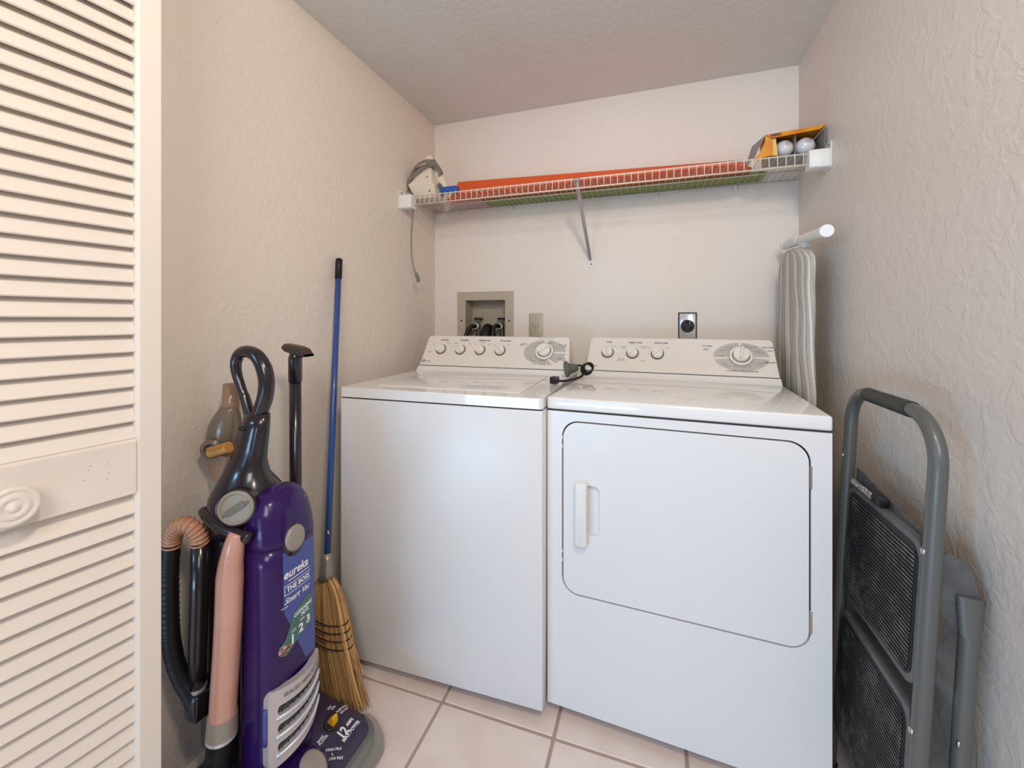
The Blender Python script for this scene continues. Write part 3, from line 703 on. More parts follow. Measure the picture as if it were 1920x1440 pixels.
for ang in (90, 215, 325):
    c, q = cos(radians(ang)), sin(radians(ang)); cx_, cz_ = c*.0155, .001+q*.0155
    pp = [(cx_+(-q)*a*.0065+c*b*.0035, cz_+c*a*.0065+q*b*.0035) for a, b in ((-1, -1), (1, -1), (1, 1), (-1, 1))]
    sl_.prism(pp, lambda a, b, d: (a, d, b), -.0089, -.0083)
sl_.build('slots', mat('socket_slot', (6, 6, 6), .8), rc)
MB().box((.0075, -.0092, .010), (.0088, -.0086, .022)).build('socket_edge', M['steel'], rc)
for z in (.0325, -.0315):
    MB().lathe([(.0030, 0), (.0026, .0012), (0, .0012)], Matrix.Translation((0, -.0054, z)) @ Matrix.Rotation(pi/2, 4, 'X'), 12).build('screw', M['steel'], o2)

# ================================================================== DRYER CORD ADAPTER lying over the gap
ad = thing('cord_adapter', 'grey round plug with a coiled black cord lying between washer and dryer', 'plug', (.806, -.420, .917))
ax = Vector((.80, .42, .10)).normalized()
rotm = ax.to_track_quat('Z', 'Y').to_matrix().to_4x4()
mb = MB().lathe([(0, 0), (.018, .0), (.0275, .002), (.0285, .005), (.0265, .010), (.0200, .014), (.0170, .024), (.0145, .040), (.0095, .050), (0, .050)], Matrix.Translation((-.030, .002, .036)) @ rotm, 28, sy=1.1)
mb.build('grey_plug', M['plugm'], ad, auto=35)
cd = MB()
for i in range(4):
    o_ = Vector((.046+i*.003, .030-i*.004, .036+i*.003)); rr = .019-.0012*i
    cd.tube([o_+Vector((cos(a)*rr*1.1, sin(a)*.012, sin(a)*rr)) for a in (2*pi*k/16 for k in range(17))], .0032, 8)
cd.tube([(.010, .020, .050), (.028, .026, .048), (.040, .02, .030), (.030, .0, .012), (.008, -.040, .006), (-.018, -.090, .006), (-.040, -.118, .010)], .0042, 8, smooth=1)
cd.build('cord', M['rubber'], ad, smooth=True)
MB().bbox((-.026, -.135, .000), (.002, -.100, .024), .004, 2).build('black_plug', M['black'], ad, auto=40).location = (-.030, -.0, .0)

# ================================================================== IRONING BOARD
ib = thing('ironing_board', 'ironing board with striped grey cover standing on end behind the dryer', 'ironing board', (1.555, -.25, 0))
N, Mm = 60, 26
rings = []; uvs = []
for i in range(N+1):
    t_ = i/N; z = .015+1.365*t_
    # half width: nose at the bottom, blunt rounded tail at the top
    hw = .165*min(1, (t_/.35)**.55+.02) if t_ < .35 else .165+.012*(1-t_)
    if t_ > .955: hw *= sqrt(max(0, 1-((t_-.955)/.046)**2))*.75+.25
    ring = []
    for j in range(Mm):
        a = 2*pi*j/Mm; ca, sa = cos(a), sin(a)
        yy = hw*(abs(ca)**.8)*(1 if ca > 0 else -1); xx = -.022*(abs(sa)**.7)*(1 if sa > 0 else -1)
        wr = .0045*sin(z*38+2*sin(z*9))*(1 if ca < -.5 else .15)+.004*sin(z*17+yy*30)
        ring.append((xx-.004*sin(t_*pi), yy*(1+.0*wr)-.010-(.035*(1-t_))*(1 if ca < -.3 else 0)+wr*.9, z))
    rings.append(ring)
mb = MB().loft(rings); bo = mb.build('covered_board', M['cloth'], ib, smooth=True)
uvl = bo.data.uv_layers.new(name='UV')
for poly in bo.data.polygons:
    for li in poly.loop_indices:
        vi = bo.data.loops[li].vertex_index; r_i, j_i = divmod(vi, Mm) if vi < (N+1)*Mm else (0, 0)
        if j_i == 0 and any(bo.data.loops[q].vertex_index % Mm == Mm-1 for q in poly.loop_indices): j_i = Mm
        p_ = j_i/Mm*2; z_ = bo.data.vertices[vi].co.z
        sl = max(0, min(1, (p_-.42)/.5))
        uvl.data[li].uv = (p_*6.0+sl*2.2*(z_-1.0)+.07*sin(z_*31+p_*9)*sl, z_)
# T foot and leg
tf = Matrix.Translation((.012, -.252, 1.397)) @ (Vector((0, .402, .026)).to_track_quat('Z', 'Y').to_matrix().to_4x4())
fo = MB().lathe([(.0165, .0), (.0165, .170)], tf, 20); fo.lathe([(.0165, .235), (.0165, .405)], tf, 20); fo.lathe([(.0145, .165), (.0145, .240)], tf, 16)
fo = fo.build('foot_tube', M['whitetube'], ib, auto=40)
MB().lathe([(.0182, -.004), (.0182, .018), (.0165, .0185)], tf, 24).build('end_cap', M['white'], fo, auto=40)
MB().lathe([(.0182, .39), (.0182, .41), (.0165, .412)], tf, 24).build('end_cap', M['white'], fo, auto=40)
lg = MB().loft([[(.014+a, -.055+b*s_, z) for a, b in rrect(-.011, -.02, .011, .02, .006, 3)] for z, s_ in ((1.41, 1.5), (1.395, 1.6), (1.36, 1.0), (1.345, .6))])
lg.build('yoke', M['clip'], ib, auto=40)
MB().tube([(.034, -.062, .30), (.033, -.062, .80), (.026, -.062, 1.20), (.014, -.058, 1.355)], .0105, 14).build('leg', M['whitetube'], ib, smooth=True)
MB().lathe([(.013, 0), (.013, .010)], Matrix.Translation((.028, -.066, 1.152)), 16).build('leg_clip', mat('brown_clip', (66, 50, 44), .5), ib)

# ================================================================== STEP STOOL leaning on the right wall
st = thing('step_stool', 'folded grey metal two-step stool leaning against the right wall', 'step stool', (1.507, 0, 0))
st.rotation_euler = (0, radians(3.0), 0)
YN, YFr = -1.040, -.702
def arc(cy, cz, r, a0, a1, n=8): return [(0, cy+r*cos(radians(a0+(a1-a0)*k/n)), cz+r*sin(radians(a0+(a1-a0)*k/n))) for k in range(n+1)]
ZT = .966
path = [(0, YN, .012), (0, YN, .3), (0, YN, .6), (0, YN, .85)]+arc(YN+.085, ZT-.085, .085, 180, 90)+arc(YFr-.075, ZT-.075, .075, 90, 0)+[(0, YFr, .6), (0, YFr, .3), (0, YFr, .012)]
MB().tube(path, .0135, 16).build('front_frame', M['tube'], st, smooth=True)
MB().tube([(0, YN+.088, ZT), (0, YFr-.078, ZT)], .0158, 16).build('hand_grip', M['tubed'], st, auto=50)
for y in (YN, YFr):
    MB().lathe([(.0165, 0), (.0165, .028), (.0145, .03)], Matrix.Translation((0, y, .001)), 16).build('foot_cap', M['rubber'], st)
# rear frame
XR = .062
for y, nm in ((YN+.012, 'rear_leg'), (YFr-.012, 'rear_leg')):
    MB().tube([(XR, y, .012), (XR, y, .60)], .0135, 14).loft([[(XR+.0135*cos(a), y+.0135*sin(a), .60) for a in (2*pi*k/14 for k in range(14))], [(XR+.020*cos(a), y+.004*sin(a), .665) for a in (2*pi*k/14 for k in range(14))]]).build(nm, M['tube'], st, auto=50)
MB().tube([(XR, YN+.012, .10), (XR, YFr-.012, .10)], .009, 10).build('rear_brace', M['tube'], st, smooth=True)
for y in (YN+.018, YFr-.018):
    MB().prism([(.004, .700), (.030, .735), (.060, .715), (.084, .650), (.078, .600), (.050, .600), (.010, .640)], lambda a, b, d: (a, d, b), y-.0012, y+.0012).build('side_gusset', M['tray'], st)
def step(z0, z1, xo, tilt, nm, lbl):
    e = bpy.data.objects.new(nm, None); COL.objects.link(e); e.parent = st; e.location = (xo, (YN+YFr)/2, z0); e.rotation_euler = (0, radians(tilt), 0)
    e['label'] = lbl
    hy, hz = (YFr-YN)/2-.016, z1-z0
    po = rrect(-hy, 0, hy, hz, .035, 6)
    tm = MB().loft([[(x, a, b) for a, b in (inset(po, i) if i else po)] for x, i in ((.026, 0), (.006, 0), (.001, .002), (0, .006), (0, .010))])
    tm.build('tray', M['tray'], e, auto=40)
    # ribbed rubber mat
    y0, y1, b0, b1 = -hy+.014, hy-.014, .014, hz-.014
    mt = MB().prism(rrect(y0, b0, y1, b1, .026, 6), lambda a, b, d: (d, a, b), .001, -.0014)
    n = int((b1-b0-.010)/.0078)
    for k in range(n):
        b = b0+.008+k*.0078; ins = 0
        for edge in (b-b0, b1-b):
            if edge < .026: ins = max(ins, .026-sqrt(max(0, .026**2-(.026-edge)**2)))
        mt.box((-.0036, y0+.005+ins, b), (-.0014, y1-.005-ins, b+.0036))
    mt.build('ribbed_mat', M['mat'], e)
    return e
step(.472, .742, -.004, 0, 'upper_step', 'upper step with a dusty ribbed black mat')
step(.135, .440, -.006, 0, 'lower_step', 'lower step with a scuffed ribbed black mat')
# back plate above the upper step, label and black catch
MB().prism([(YN+.018, .715), (YFr-.014, .715), (YFr-.014, .778), (YFr-.05, .775), (YN+.11, .752), (YN+.018, .746)], lambda a, b, d: (d, a, b), .012, .015).build('step_plate', M['tray'], st)
lp = MB().box((-.006, -.842, .7445), (-.0012, -.735, .7555)).build('warning_label', M['label'], st)
MB().bbox((-.010, -.875, .742), (.010, -.842, .760), .003, 2).build('catch', M['black'], st, auto=40)
for y, z, x in ((YN, .735, -.0135), (YN, .418, -.0135), (YFr, .800, -.0135)):
    MB().lathe([(.0060, -.002), (.0060, .0012), (.004, .0028), (0, .0032)], Matrix.Translation((x, y, z)) @ Matrix.Rotation(-pi/2, 4, 'Y'), 16, sy=1).build('rivet', M['steel'], st, smooth=True)
MB().lathe([(.0060, -.002), (.0060, .0012), (.004, .0028), (0, .0032)], Matrix.Translation((XR-.009, YN+.002, .418)) @ Matrix.Rotation(radians(-40), 4, 'Z') @ Matrix.Rotation(-pi/2, 4, 'Y'), 16).build('rivet', M['steel'], st, smooth=True)

# ================================================================== BROOM
bm_ = thing('broom', 'corn broom with a blue handle leaning in the corner left of the washer', 'broom', (.19, -.93, 0))
O = Vector((.19, -.93, 0))
top, fer = Vector((.017, -.728, 1.357))-O, Vector((.120, -.900, .385))-O
dr = (top-fer).normalized()
hd = MB().tube([fer, fer+dr*.4, top-dr*.07], .0105, 16).build('handle', M['blue'], bm_, smooth=True)
MB().tube([top-dr*.075, top-dr*.004, top], lambda t, l: .0118 if t < .97 else .008, 16).build('hand_grip', M['rubber'], bm_, smooth=True)
MB().bbox((-.003, -.001, -.005), (.003, .001, .005), .0008, 1).build('white_mark', M['white'], hd).location = fer+dr*.085+Vector((.0085, -.009, 0))
fd = (Vector((0, 0, 0))-fer)
MB().tube([fer+dr*.020, fer+dr*.0, fer-dr*.030, fer-dr*.055], lambda t, l: .0135+.010*t, 18).build('ferrule', M['ferr'], bm_, smooth=True)
wd = Vector((.80, -.05, 0)).normalized(); td = Vector((.05, .80, 0)).normalized()   # width and thickness directions
neck = fer-dr*.045
def bpath(a, b, t_):
    """a -1..1 across, b -1..1 in thickness; t 0 top .. 1 floor"""
    base = neck.lerp(Vector((.012, -.004, .002)), t_)
    base.x += -.012*sin(pi*t_)*.5
    wprof = .018+.040*min(1, (t_/.22))**.6+.030*max(0, t_-.22)/.78
    tk = .016+.010*sin(pi*min(1, t_*1.2))+.010*t_
    return base+wd*a*wprof+td*b*tk
straw_mb = MB()
for k in range(900):
    a = random.uniform(-1, 1); b = random.choice((-1, 1))*sqrt(max(0, 1-a*a*.8))*random.uniform(.55, 1) if random.random() < .8 else random.uniform(-.8, .8)
    end = random.uniform(.9, 1.0); r = random.uniform(.0009, .0018); j = random.uniform(-.02, .06)
    pts = []
    for t_ in (0, .06, .14, .26, .40, .52, .7, end):
        s_ = 1+(max(0, t_-.5)*random.uniform(-.10, .22))
        p = bpath(a*s_, b, t_); p.x += random.uniform(-.0015, .0015); pts.append(p)
    straw_mb.tube(pts, r, 3, cap=False)
for k in range(16):   # stray straws at the right edge
    t0 = random.uniform(.5, .7); p = bpath(.95, 0, t0); q = bpath(1.0, 0, 1)+Vector((random.uniform(.0, .022), random.uniform(-.01, .01), random.uniform(.0, .06)))
    straw_mb.tube([p, (p+q)/2+Vector((.004, 0, 0)), q], .0008, 3, cap=False)
straw_mb.tube([bpath(1, 0, .42), bpath(1, 0, .42)+Vector((.03, .0, -.045)), bpath(1, 0, .42)+Vector((.055, 0, -.105))], .0009, 4, cap=False)
so = straw_mb.build('bristles', M['straw'], bm_); so['kind'] = 'stuff'
core = MB().loft([[bpath(.93*cos(a), .60*sin(a), t_) for a in (2*pi*k/24 for k in range(24))] for t_ in (0, .06, .14, .26, .40, .52, .7, .93)])
core.build('bristle_core', mat('straw_core', (150, 106, 54), .85), bm_, smooth=True)
for t_ in (.335, .395, .455, .520):
    pts = [bpath(1.06*cos(a), 1.22*sin(a), t_+.012*cos(a)) for a in (2*pi*k/32 for k in range(33))]
    MB().tube(pts, .0016, 6).build('stitching', M['thread'], bm_, smooth=True)

# ================================================================== VACUUM CLEANER  (faces +X; its left side is turned to the camera)
vc = thing('vacuum_cleaner', 'purple and black upright vacuum cleaner standing against the left wall', 'vacuum cleaner', (0, 0, 0))
YC = -1.193
# body: (z, x_centre, half_x, half_y, exponent)
BODY = [(.095, .250, .048, .070, 3.4), (.14, .250, .052, .075, 3.4), (.30, .252, .053, .076, 3.3), (.45, .252, .053, .076, 3.2), (.56, .251, .053, .076, 3.0), (.625, .250, .053, .076, 2.8),
        (.665, .248, .052, .074, 2.6), (.700, .246, .047, .068, 2.4), (.724, .243, .038, .056, 2.3), (.738, .241, .025, .040, 2.2), (.745, .240, .009, .014, 2)]
def bpar(z):
    for i in range(len(BODY)-1):
        if BODY[i][0] <= z <= BODY[i+1][0]:
            t_ = (z-BODY[i][0])/(BODY[i+1][0]-BODY[i][0]); return [BODY[i][k]+(BODY[i+1][k]-BODY[i][k])*t_ for k in range(1, 5)]
    return BODY[0][1:] if z < .1 else BODY[-1][1:]
def bsec(z, g=0, n=48):
    xc, hx, hy, e = bpar(z); out = []
    for k in range(n):
        a = 2*pi*k/n; c, q = cos(a), sin(a)
        out.append(Vector((xc+(hx+g)*abs(c)**(2/e)*(1 if c > 0 else -1), YC+(hy+g)*abs(q)**(2/e)*(1 if q > 0 else -1), z)))
    return out
def bsurf(y, z, g=.0008):
    xc, hx, hy, e = bpar(z); q = min(.999, abs((y-YC)/hy)); return Vector((xc+hx*(1-q**e)**(1/e)+g, y, z))
zs = [.095+(.624-.095)*k/14 for k in range(15)]
MB().loft([bsec(z) for z in zs]).build('dust_canister', M['purple'], vc, smooth=True)
zs2 = [.627+(.745-.627)*(1-(1-k/16)**1.8) for k in range(17)]
MB().loft([bsec(z, .0012) for z in zs2]).build('dome', M['purple'], vc, smooth=True)
MB().loft([bsec(.623, -.002), bsec(.628, -.002)]).build('dome_seam', M['seam'], vc)
# pale silver strip on the dome
MB().tube([(.258, -1.163, .733), (.272, -1.156, .719), (.281, -1.150, .704)], .0035, 8).build('dome_strip', M['silverl'], vc, smooth=True)
# release button (grey oval) on the front
pb = []
btn = MB()
rings = []
for g, s_ in ((-.002, 1.0), (.006, .98), (.0085, .80), (.0092, .4)):
    rings.append([bsurf(-1.201+.026*s_*cos(a), .634+.029*s_*sin(a), g) for a in (2*pi*k/28 for k in range(28))])
btn.loft(rings).build('release_button', M['greyp'], vc, smooth=True)
MB().loft([[bsurf(-1.201+.030*cos(a), .630+.036*sin(a), g) for a in (2*pi*k/28 for k in range(28))] for g in (-.002, .0015)]).build('button_surround', M['blackvac'], vc, smooth=True)
# decals projected on the body
def patch(outl, rows, m, name, g=.0006):
    """outl(z)->(y0,y1)"""
    mb = MB(); V = []; n = 8; F_ = []
    for i, z in enumerate(rows):
        y0, y1 = outl(z)
        for k in range(n+1): V.append(bsurf(y0+(y1-y0)*k/n, z, g))
    for i in range(len(rows)-1):
        for k in range(n): a = i*(n+1)+k; F_.append((a, a+1, a+n+2, a+n+1))
    mb.add(V, F_); return flat(name, mb, m, vc)
patch(lambda z: (-1.232+(0 if z > .48 else (.48-z)*.42), -1.124), [.612-(.612-.335)*k/16 for k in range(17)], M['decal'], 'blue_decal')
fb = lambda a, b: bsurf(a, b, .0016)
t = MB()
text(t, 'eureka', .027, fb, -1.198, .560, bold=.0006, shear=.2, xs=.92)
def bar(mb, y0, y1, z0, z1, g=.0016, n=8):
    V = []
    for k in range(n+1): V += [bsurf(y0+(y1-y0)*k/n, z0, g), bsurf(y0+(y1-y0)*k/n, z1, g)]
    mb.add(V, [(2*k, 2*k+2, 2*k+3, 2*k+1) for k in range(n)])
bar(t, -1.220, -1.160, .5435, .5455)
flat('brand_lettering', t, M['white'], vc); t = MB()
text(t, 'THE BOSS', .0155, fb, -1.192, .5255, bold=.0005, xs=.95)
for z0 in (.5025, .5235): bar(t, -1.230, -1.154, z0+.012, z0+.0134)
bar(t, -1.230, -1.2288, .5145, .5369, n=1)
flat('model_lettering', t, M['white'], vc); t = MB()
text(t, 'Smart Vac', .0185, fb, -1.196, .501, bold=.0003, shear=.45, xs=.92)
bar(t, -1.238, -1.222, .4885, .490)
flat('lettering', t, M['white'], vc)
# green sticker blob
mb = MB(); cpts = [(-1.222, .352), (-1.212, .345), (-1.196, .354), (-1.176, .367), (-1.155, .373), (-1.136, .381), (-1.133, .430), (-1.140, .448), (-1.158, .446), (-1.180, .436), (-1.196, .422), (-1.205, .402), (-1.214, .383), (-1.229, .372), (-1.231, .360)]
cpts = [(a-.014, b+.034) for a, b in cpts]
bmm = bmesh.new(); vs = [bmm.verts.new((a, b, 0)) for a, b in cpts]; f = bmm.faces.new(vs)
bmesh.ops.triangulate(bmm, faces=bmm.faces[:]); bmesh.ops.subdivide_edges(bmm, edges=bmm.edges[:], cuts=3, use_grid_fill=True)
bmm.verts.index_update(); V = [bsurf(v.co.x, v.co.y, .0012) for v in bmm.verts]; F_ = [[v.index for v in f.verts] for f in bmm.faces]; bmm.free()
flat('green_sticker', MB().add(V, F_), M['green'], vc)
fb2 = lambda a, b: bsurf(a-.014, b+.034, .0019)
t = MB()
text(t, 'CLEANING', .0125, fb2, -1.166, .424, bold=.0004, shear=.1, xs=.9, rot=.08); text(t, 'PETS', .0125, fb2, -1.160, .4125, bold=.0004, xs=.9, rot=.08)
for s_, a, b, z in (('1', -1.196, .371, .030), ('2', -1.172, .382, .027), ('3', -1.150, .389, .025)): text(t, s_, z, fb2, a, b, bold=.001)
for a, b in ((-1.192, .392), (-1.192, .388), (-1.168, .402), (-1.168, .399)): bar(t, a-.022, a-.008, b+.034, b+.0352, .0019, 2)
flat('lettering', t, M['white'], vc)
MB_ = MB(); el = [bsurf(-1.234+.010*cos(a), .396+.011*sin(a), .0022) for a in (2*pi*k/16 for k in range(16))]; MB_.add(el, [tuple(range(16))])
el = [bsurf(-1.221+.006*cos(a), .396+.008*sin(a), .0022) for a in (2*pi*k/16 for k in range(16))]; MB_.add(el, [tuple(range(16))])
flat('pet_picture', MB_, M['pinkpet'], vc)
# silver filter grille
def gsurf(y, z, g):  # bulging panel surface in front of the body
    q = (y-YC)/.078; return Vector((bsurf(YC, .3, 0).x+.022-.036*q*q+g, y, z))
def lowcurve(q): return .170+.0*q
def topcurve(q): return .322-.006*q*q
def gpt(a, b, g):  # a -1..1 across, b 0..1 up
    z0 = .150+.030*(a+1)/2*1.6-.0*a; z1 = .322
    return gsurf(YC+a*.072, z0+(z1-z0)*b, g)
pan = rrect(-1, 0, 1, 1, .12, 5)
slots = []
for k in range(3):
    b0 = .17+.245*k; slots.append(rrect(-.80, b0, .86, b0+.125, .06, 5))
bmm = bmesh.new()
for Lp in [pan]+slots:
    pp = []
    for i in range(len(Lp)):   # resample so the panel can curve
        p, q = Vector(Lp[i]), Vector(Lp[(i+1) % len(Lp)]); n = max(1, int((q-p).length/.12)); pp += [p.lerp(q, j/n) for j in range(n)]
    vs = [bmm.verts.new((p.x, p.y, 0)) for p in pp]
    for i in range(len(vs)): bmm.edges.new((vs[i], vs[(i+1) % len(vs)]))
bmesh.ops.triangle_fill(bmm, use_beauty=True, edges=bmm.edges[:])
r_ = bmesh.ops.extrude_face_region(bmm, geom=bmm.faces[:]); tp = {g for g in r_['geom'] if isinstance(g, bmesh.types.BMVert)}
for v in bmm.verts: v.co = gpt(v.co.x, v.co.y, 0 if v in tp else -.016)
bmesh.ops.recalc_face_normals(bmm, faces=bmm.faces)
me = bpy.data.meshes.new('filter_grille'); bmm.to_mesh(me); bmm.free()
gr = link('filter_grille', me, M['silver'], vc)
gf = MB(); V = [gpt(-.9+1.8*i/12, .08+.84*j, -.009) for j in (0, .25, .5, .75, 1) for i in range(13)]
gf.add(V, [(j*13+i, j*13+i+1, (j+1)*13+i+1, (j+1)*13+i) for j in range(4) for i in range(12)])
flat('filter_mesh', gf, M['foam'], gr)
for k in range(3):
    b0 = .17+.245*k
    MB().tube([gpt(-.84+1.68*i/14, b0-.022, .001) for i in range(15)], .0042, 8).build('grille_rib', M['silverl'], gr, smooth=True)
    for i in range(9):
        MB().tube([gpt(-.66+.165*i, b0+.01, -.006), gpt(-.60+.165*i, b0+.115, -.006)], .0012, 5).build('louver_bar', M['slot'], gr)
t = MB(); text(t, 'SEALED HEPA FILTER', .0085, lambda a, b: gpt(a/.072, b, .0006), 0, .93, xs=1.0)
t.v = [tuple(gpt((p[1]-YC)/.072, .90+(p[2]-gpt(0, .93, 0).z)/.16, .0006)) for p in t.v] if False else t.v
t = MB(); V2, F2 = text_pts('SEALED HEPA FILTER', .0115, xs=.92)
t.add([gpt((x)/.072, .895+y/.155, .0008) for x, y in V2], F2)
flat('lettering', t, M['print_'], gr)
MB().tube([gpt(-1.02, .35, -.006), gpt(-1.04, .45, -.004), gpt(-1.04, .72, -.004), gpt(-1.02, .8, -.006)], .0045, 8).build('grille_latch', M['decal'], gr, smooth=True)
# black cowl and neck behind the dome
MB().loft([[Vector((xc+hx*cos(a), yc+hy*sin(a), z)) for a in (2*pi*k/32 for k in range(32))] for z, xc, hx, yc, hy in
    ((.630, .150, .070, -1.200, .066), (.655, .158, .084, -1.203, .074), (.690, .162, .089, -1.205, .078), (.718, .163, .088, -1.204, .076), (.742, .158, .074, -1.202, .062), (.768, .152, .057, -1.200, .044), (.80, .159, .048, -1.200, .032), (.83, .168, .044, -1.200, .027), (.88, .182, .038, -1.200, .023), (.912, .188, .033, -1.200, .021))]).build('cowl', M['blackvac'], vc, smooth=True)
# handle loop
YH = -1.160
hp_ = [(.0545+.95*a, -1.200, .0568+.95*c) for a, b, c in [(.136, YH, .870), (.150, YH, .905), (.166, YH, .945), (.170, YH, .985), (.158, YH, 1.022), (.134, YH, 1.048), (.102, YH, 1.056), (.078, YH, 1.048), (.066, YH, 1.025), (.070, YH, .995), (.084, YH, .965), (.098, YH, .935), (.108, YH, .910), (.118, YH, .880)]]
MB().tube(hp_, lambda t, l: .0178-.0078*min(1, max(0, (t-.35)*2.2)) if t < .85 else .0115, 16, smooth=1, sub=5).build('handle', M['blackvac'], vc, smooth=True)
MB().bbox((.158, -1.227, .874), (.176, -1.218, .884), .002, 1).build('switch', M['black'], vc, auto=40)
# grey hose dial on the near side
dm = Matrix.Translation((.216, -1.276, .722)) @ (Vector((.50, -.86, .10)).to_track_quat('Z', 'Y').to_matrix().to_4x4())
dl = MB().lathe([(.037, -.012), (.037, .004), (.034, .007), (.031, .007), (.029, .0045), (0, .0045)], dm, 36).build('selector_dial', M['greyp'], vc, auto=35)
MB().loft([[dm @ Matrix.Rotation(radians(30), 4, 'Z') @ Vector((a, b, h)) for a, b in ((-.029, 0), (-.015, -.007), (.015, -.0075), (.029, -.003), (.015, .006), (-.015, .006))] for h in (.0045, .0095)]).build('dial_grip', mat('dial_grip_grey', (112, 106, 96), .4), dl, auto=40)
MB().lathe([(.041, -.016), (.041, .001), (.037, .002)], dm, 36).build('dial_rim', M['blackvac'], vc, auto=35)
# black collar under the dial, then the dusty clear duct
MB().tube([(.095, -1.262, .690), (.140, -1.278, .684), (.200, -1.284, .672), (.262, -1.280, .664)], .012, 12, smooth=1).build('hose_collar', M['blackvac'], vc, smooth=True)
MB().tube([(.232, -1.284, .672), (.229, -1.290, .652), (.224, -1.293, .620), (.219, -1.293, .580), (.212, -1.293, .45), (.201, -1.293, .32), (.197, -1.293, .262)], lambda t, l: .018+.0085*min(1, t*4.5), 20, smooth=1, sub=4).build('dust_duct', M['duct'], vc, smooth=True)
ck = MB().tube([(.197, -1.293, .276), (.195, -1.293, .236)], lambda t, l: .0285+.002*t, 24)
ck.build('duct_clamp', M['greyp'], vc, auto=40)
MB().tube([(.195, -1.293, .240), (.194, -1.293, .228)], .030, 24).build('clamp_ring', M['silverl'], vc, auto=40)
MB().tube([(.194, -1.293, .232), (.188, -1.296, .17), (.184, -1.294, .11), (.195, -1.28, .065), (.22, -1.25, .050)], lambda t, l: .0255+.0013*sin(l*1100), 20, smooth=1, sub=22).build('lower_hose', M['rubber'], vc, smooth=True)
# black back spine between the duct and the wall
MB().bbox((.070, -1.258, .12), (.205, -1.14, .66), .014, 3).build('spine', M['blackvac'], vc, auto=40)
MB().tube([(.110, -1.280, .630), (.106, -1.280, .50), (.101, -1.280, .38), (.096, -1.279, .27)], .0180, 18).build('wand_tube', M['blackvac'], vc, smooth=True)
MB().tube([(.097, -1.279, .300), (.096, -1.279, .290)], .0195, 18).build('tube_ring', M['silver'], vc, auto=40)
MB().bbox((.078, -1.300, .228), (.122, -1.250, .290), .010, 3).build('hose_cradle', M['blackvac'], vc, auto=40)
hz = [(.110, -1.280, .628), (.110, -1.286, .652), (.098, -1.296, .672), (.078, -1.303, .672), (.062, -1.306, .652), (.057, -1.307, .625)]
MB().tube(hz, lambda t, l: .0175+.0018*(1 if sin(l*760) > .2 else -1), 18, smooth=1, sub=26).build('stretch_hose', M['stretch'], vc, smooth=True)
MB().tube([(.057, -1.307, .630), (.053, -1.308, .58), (.052, -1.308, .50), (.053, -1.306, .42), (.060, -1.302, .365), (.074, -1.297, .322), (.090, -1.290, .290), (.100, -1.284, .262)], lambda t, l: .0175+.0010*sin(l*1500), 16, smooth=1, sub=26).build('suction_hose', M['rubber'], vc, smooth=True)
# stowed extension wand with its brush head, far side
MB().tube([(.148, -1.048, .30), (.148, -1.048, .60), (.146, -1.048, 1.000)], .0155, 16).build('extension_wand', M['blackvac'], vc, smooth=True)
MB().tube([(.146, -1.048, .965), (.146, -1.048, 1.030), (.154, -1.048, 1.046)], .0178, 16).build('wand_socket', M['blackvac'], vc, smooth=True)
MB().loft([[(x, -1.050+b, z+a) for a, b in rrect(-h_, -.016, h_, .016, .006, 3)] for x, z, h_ in ((.116, 1.060, .006), (.122, 1.060, .011), (.170, 1.050, .014), (.188, 1.046, .011), (.198, 1.040, .003))]).build('upholstery_tool', mat('brown_black', (64, 54, 46), .35), vc, auto=40)
MB().bbox((.125, -1.085, .42), (.17, -1.04, .46), .006, 2).build('wand_clip', M['blackvac'], vc, auto=40)
# smoky turbo brush clipped on the back
tb = bpy.data.objects.new('turbo_brush', None); COL.objects.link(tb); tb.parent = vc; tb['label'] = 'smoky translucent turbo brush attachment'
MB().loft([[Vector((.046+dx+hx*cos(a), -1.178+hy*sin(a), z)) for a in (2*pi*k/24 for k in range(24))] for z, dx, hx, hy in
    ((.800, -.004, .022, .020), (.814, -.002, .035, .028), (.838, .000, .041, .034), (.866, .006, .042, .034), (.890, .012, .035, .028), (.908, .018, .026, .021), (.917, .020, .0205, .0195))]).build('brush_housing', M['smoked'], tb, smooth=True)
MB().loft([[Vector((.067+hx*cos(a), -1.175+hx*sin(a), z)) for a in (2*pi*k/24 for k in range(24))] for z, hx in ((.912, .0205), (.974, .0170), (.974, .0155), (.920, .0190))], cap=False).build('brush_neck', M['smoke'], tb, smooth=True)
MB().lathe([(0, -.004), (.020, -.004), (.024, 0), (.024, .014), (.015, .018), (.010, .008), (0, .008)], Matrix.Translation((.048, -1.206, .818)) @ (Vector((.55, -.80, -.05)).to_track_quat('Z', 'Y').to_matrix().to_4x4()), 28).build('roller_end', M['smoked'], tb, auto=35)
rb = MB().tube([(.062, -1.222, .812), (.112, -1.214, .828)], .013, 14)
for k in range(7):
    rb.box((.070+.006*k, -1.238, .820+.0017*k), (.0725+.006*k, -1.226, .828+.0017*k))
rb.build('brush_roller', M['brushy'], tb)
MB().loft([[Vector((.046+a, -1.186+b, z)) for a, b in rrect(-h_, -.022, h_+.02, .022, .01, 3)] for z, h_ in ((.735, .010), (.77, .020), (.800, .034))]).build('brush_skirt', M['smoke'], tb, auto=40)

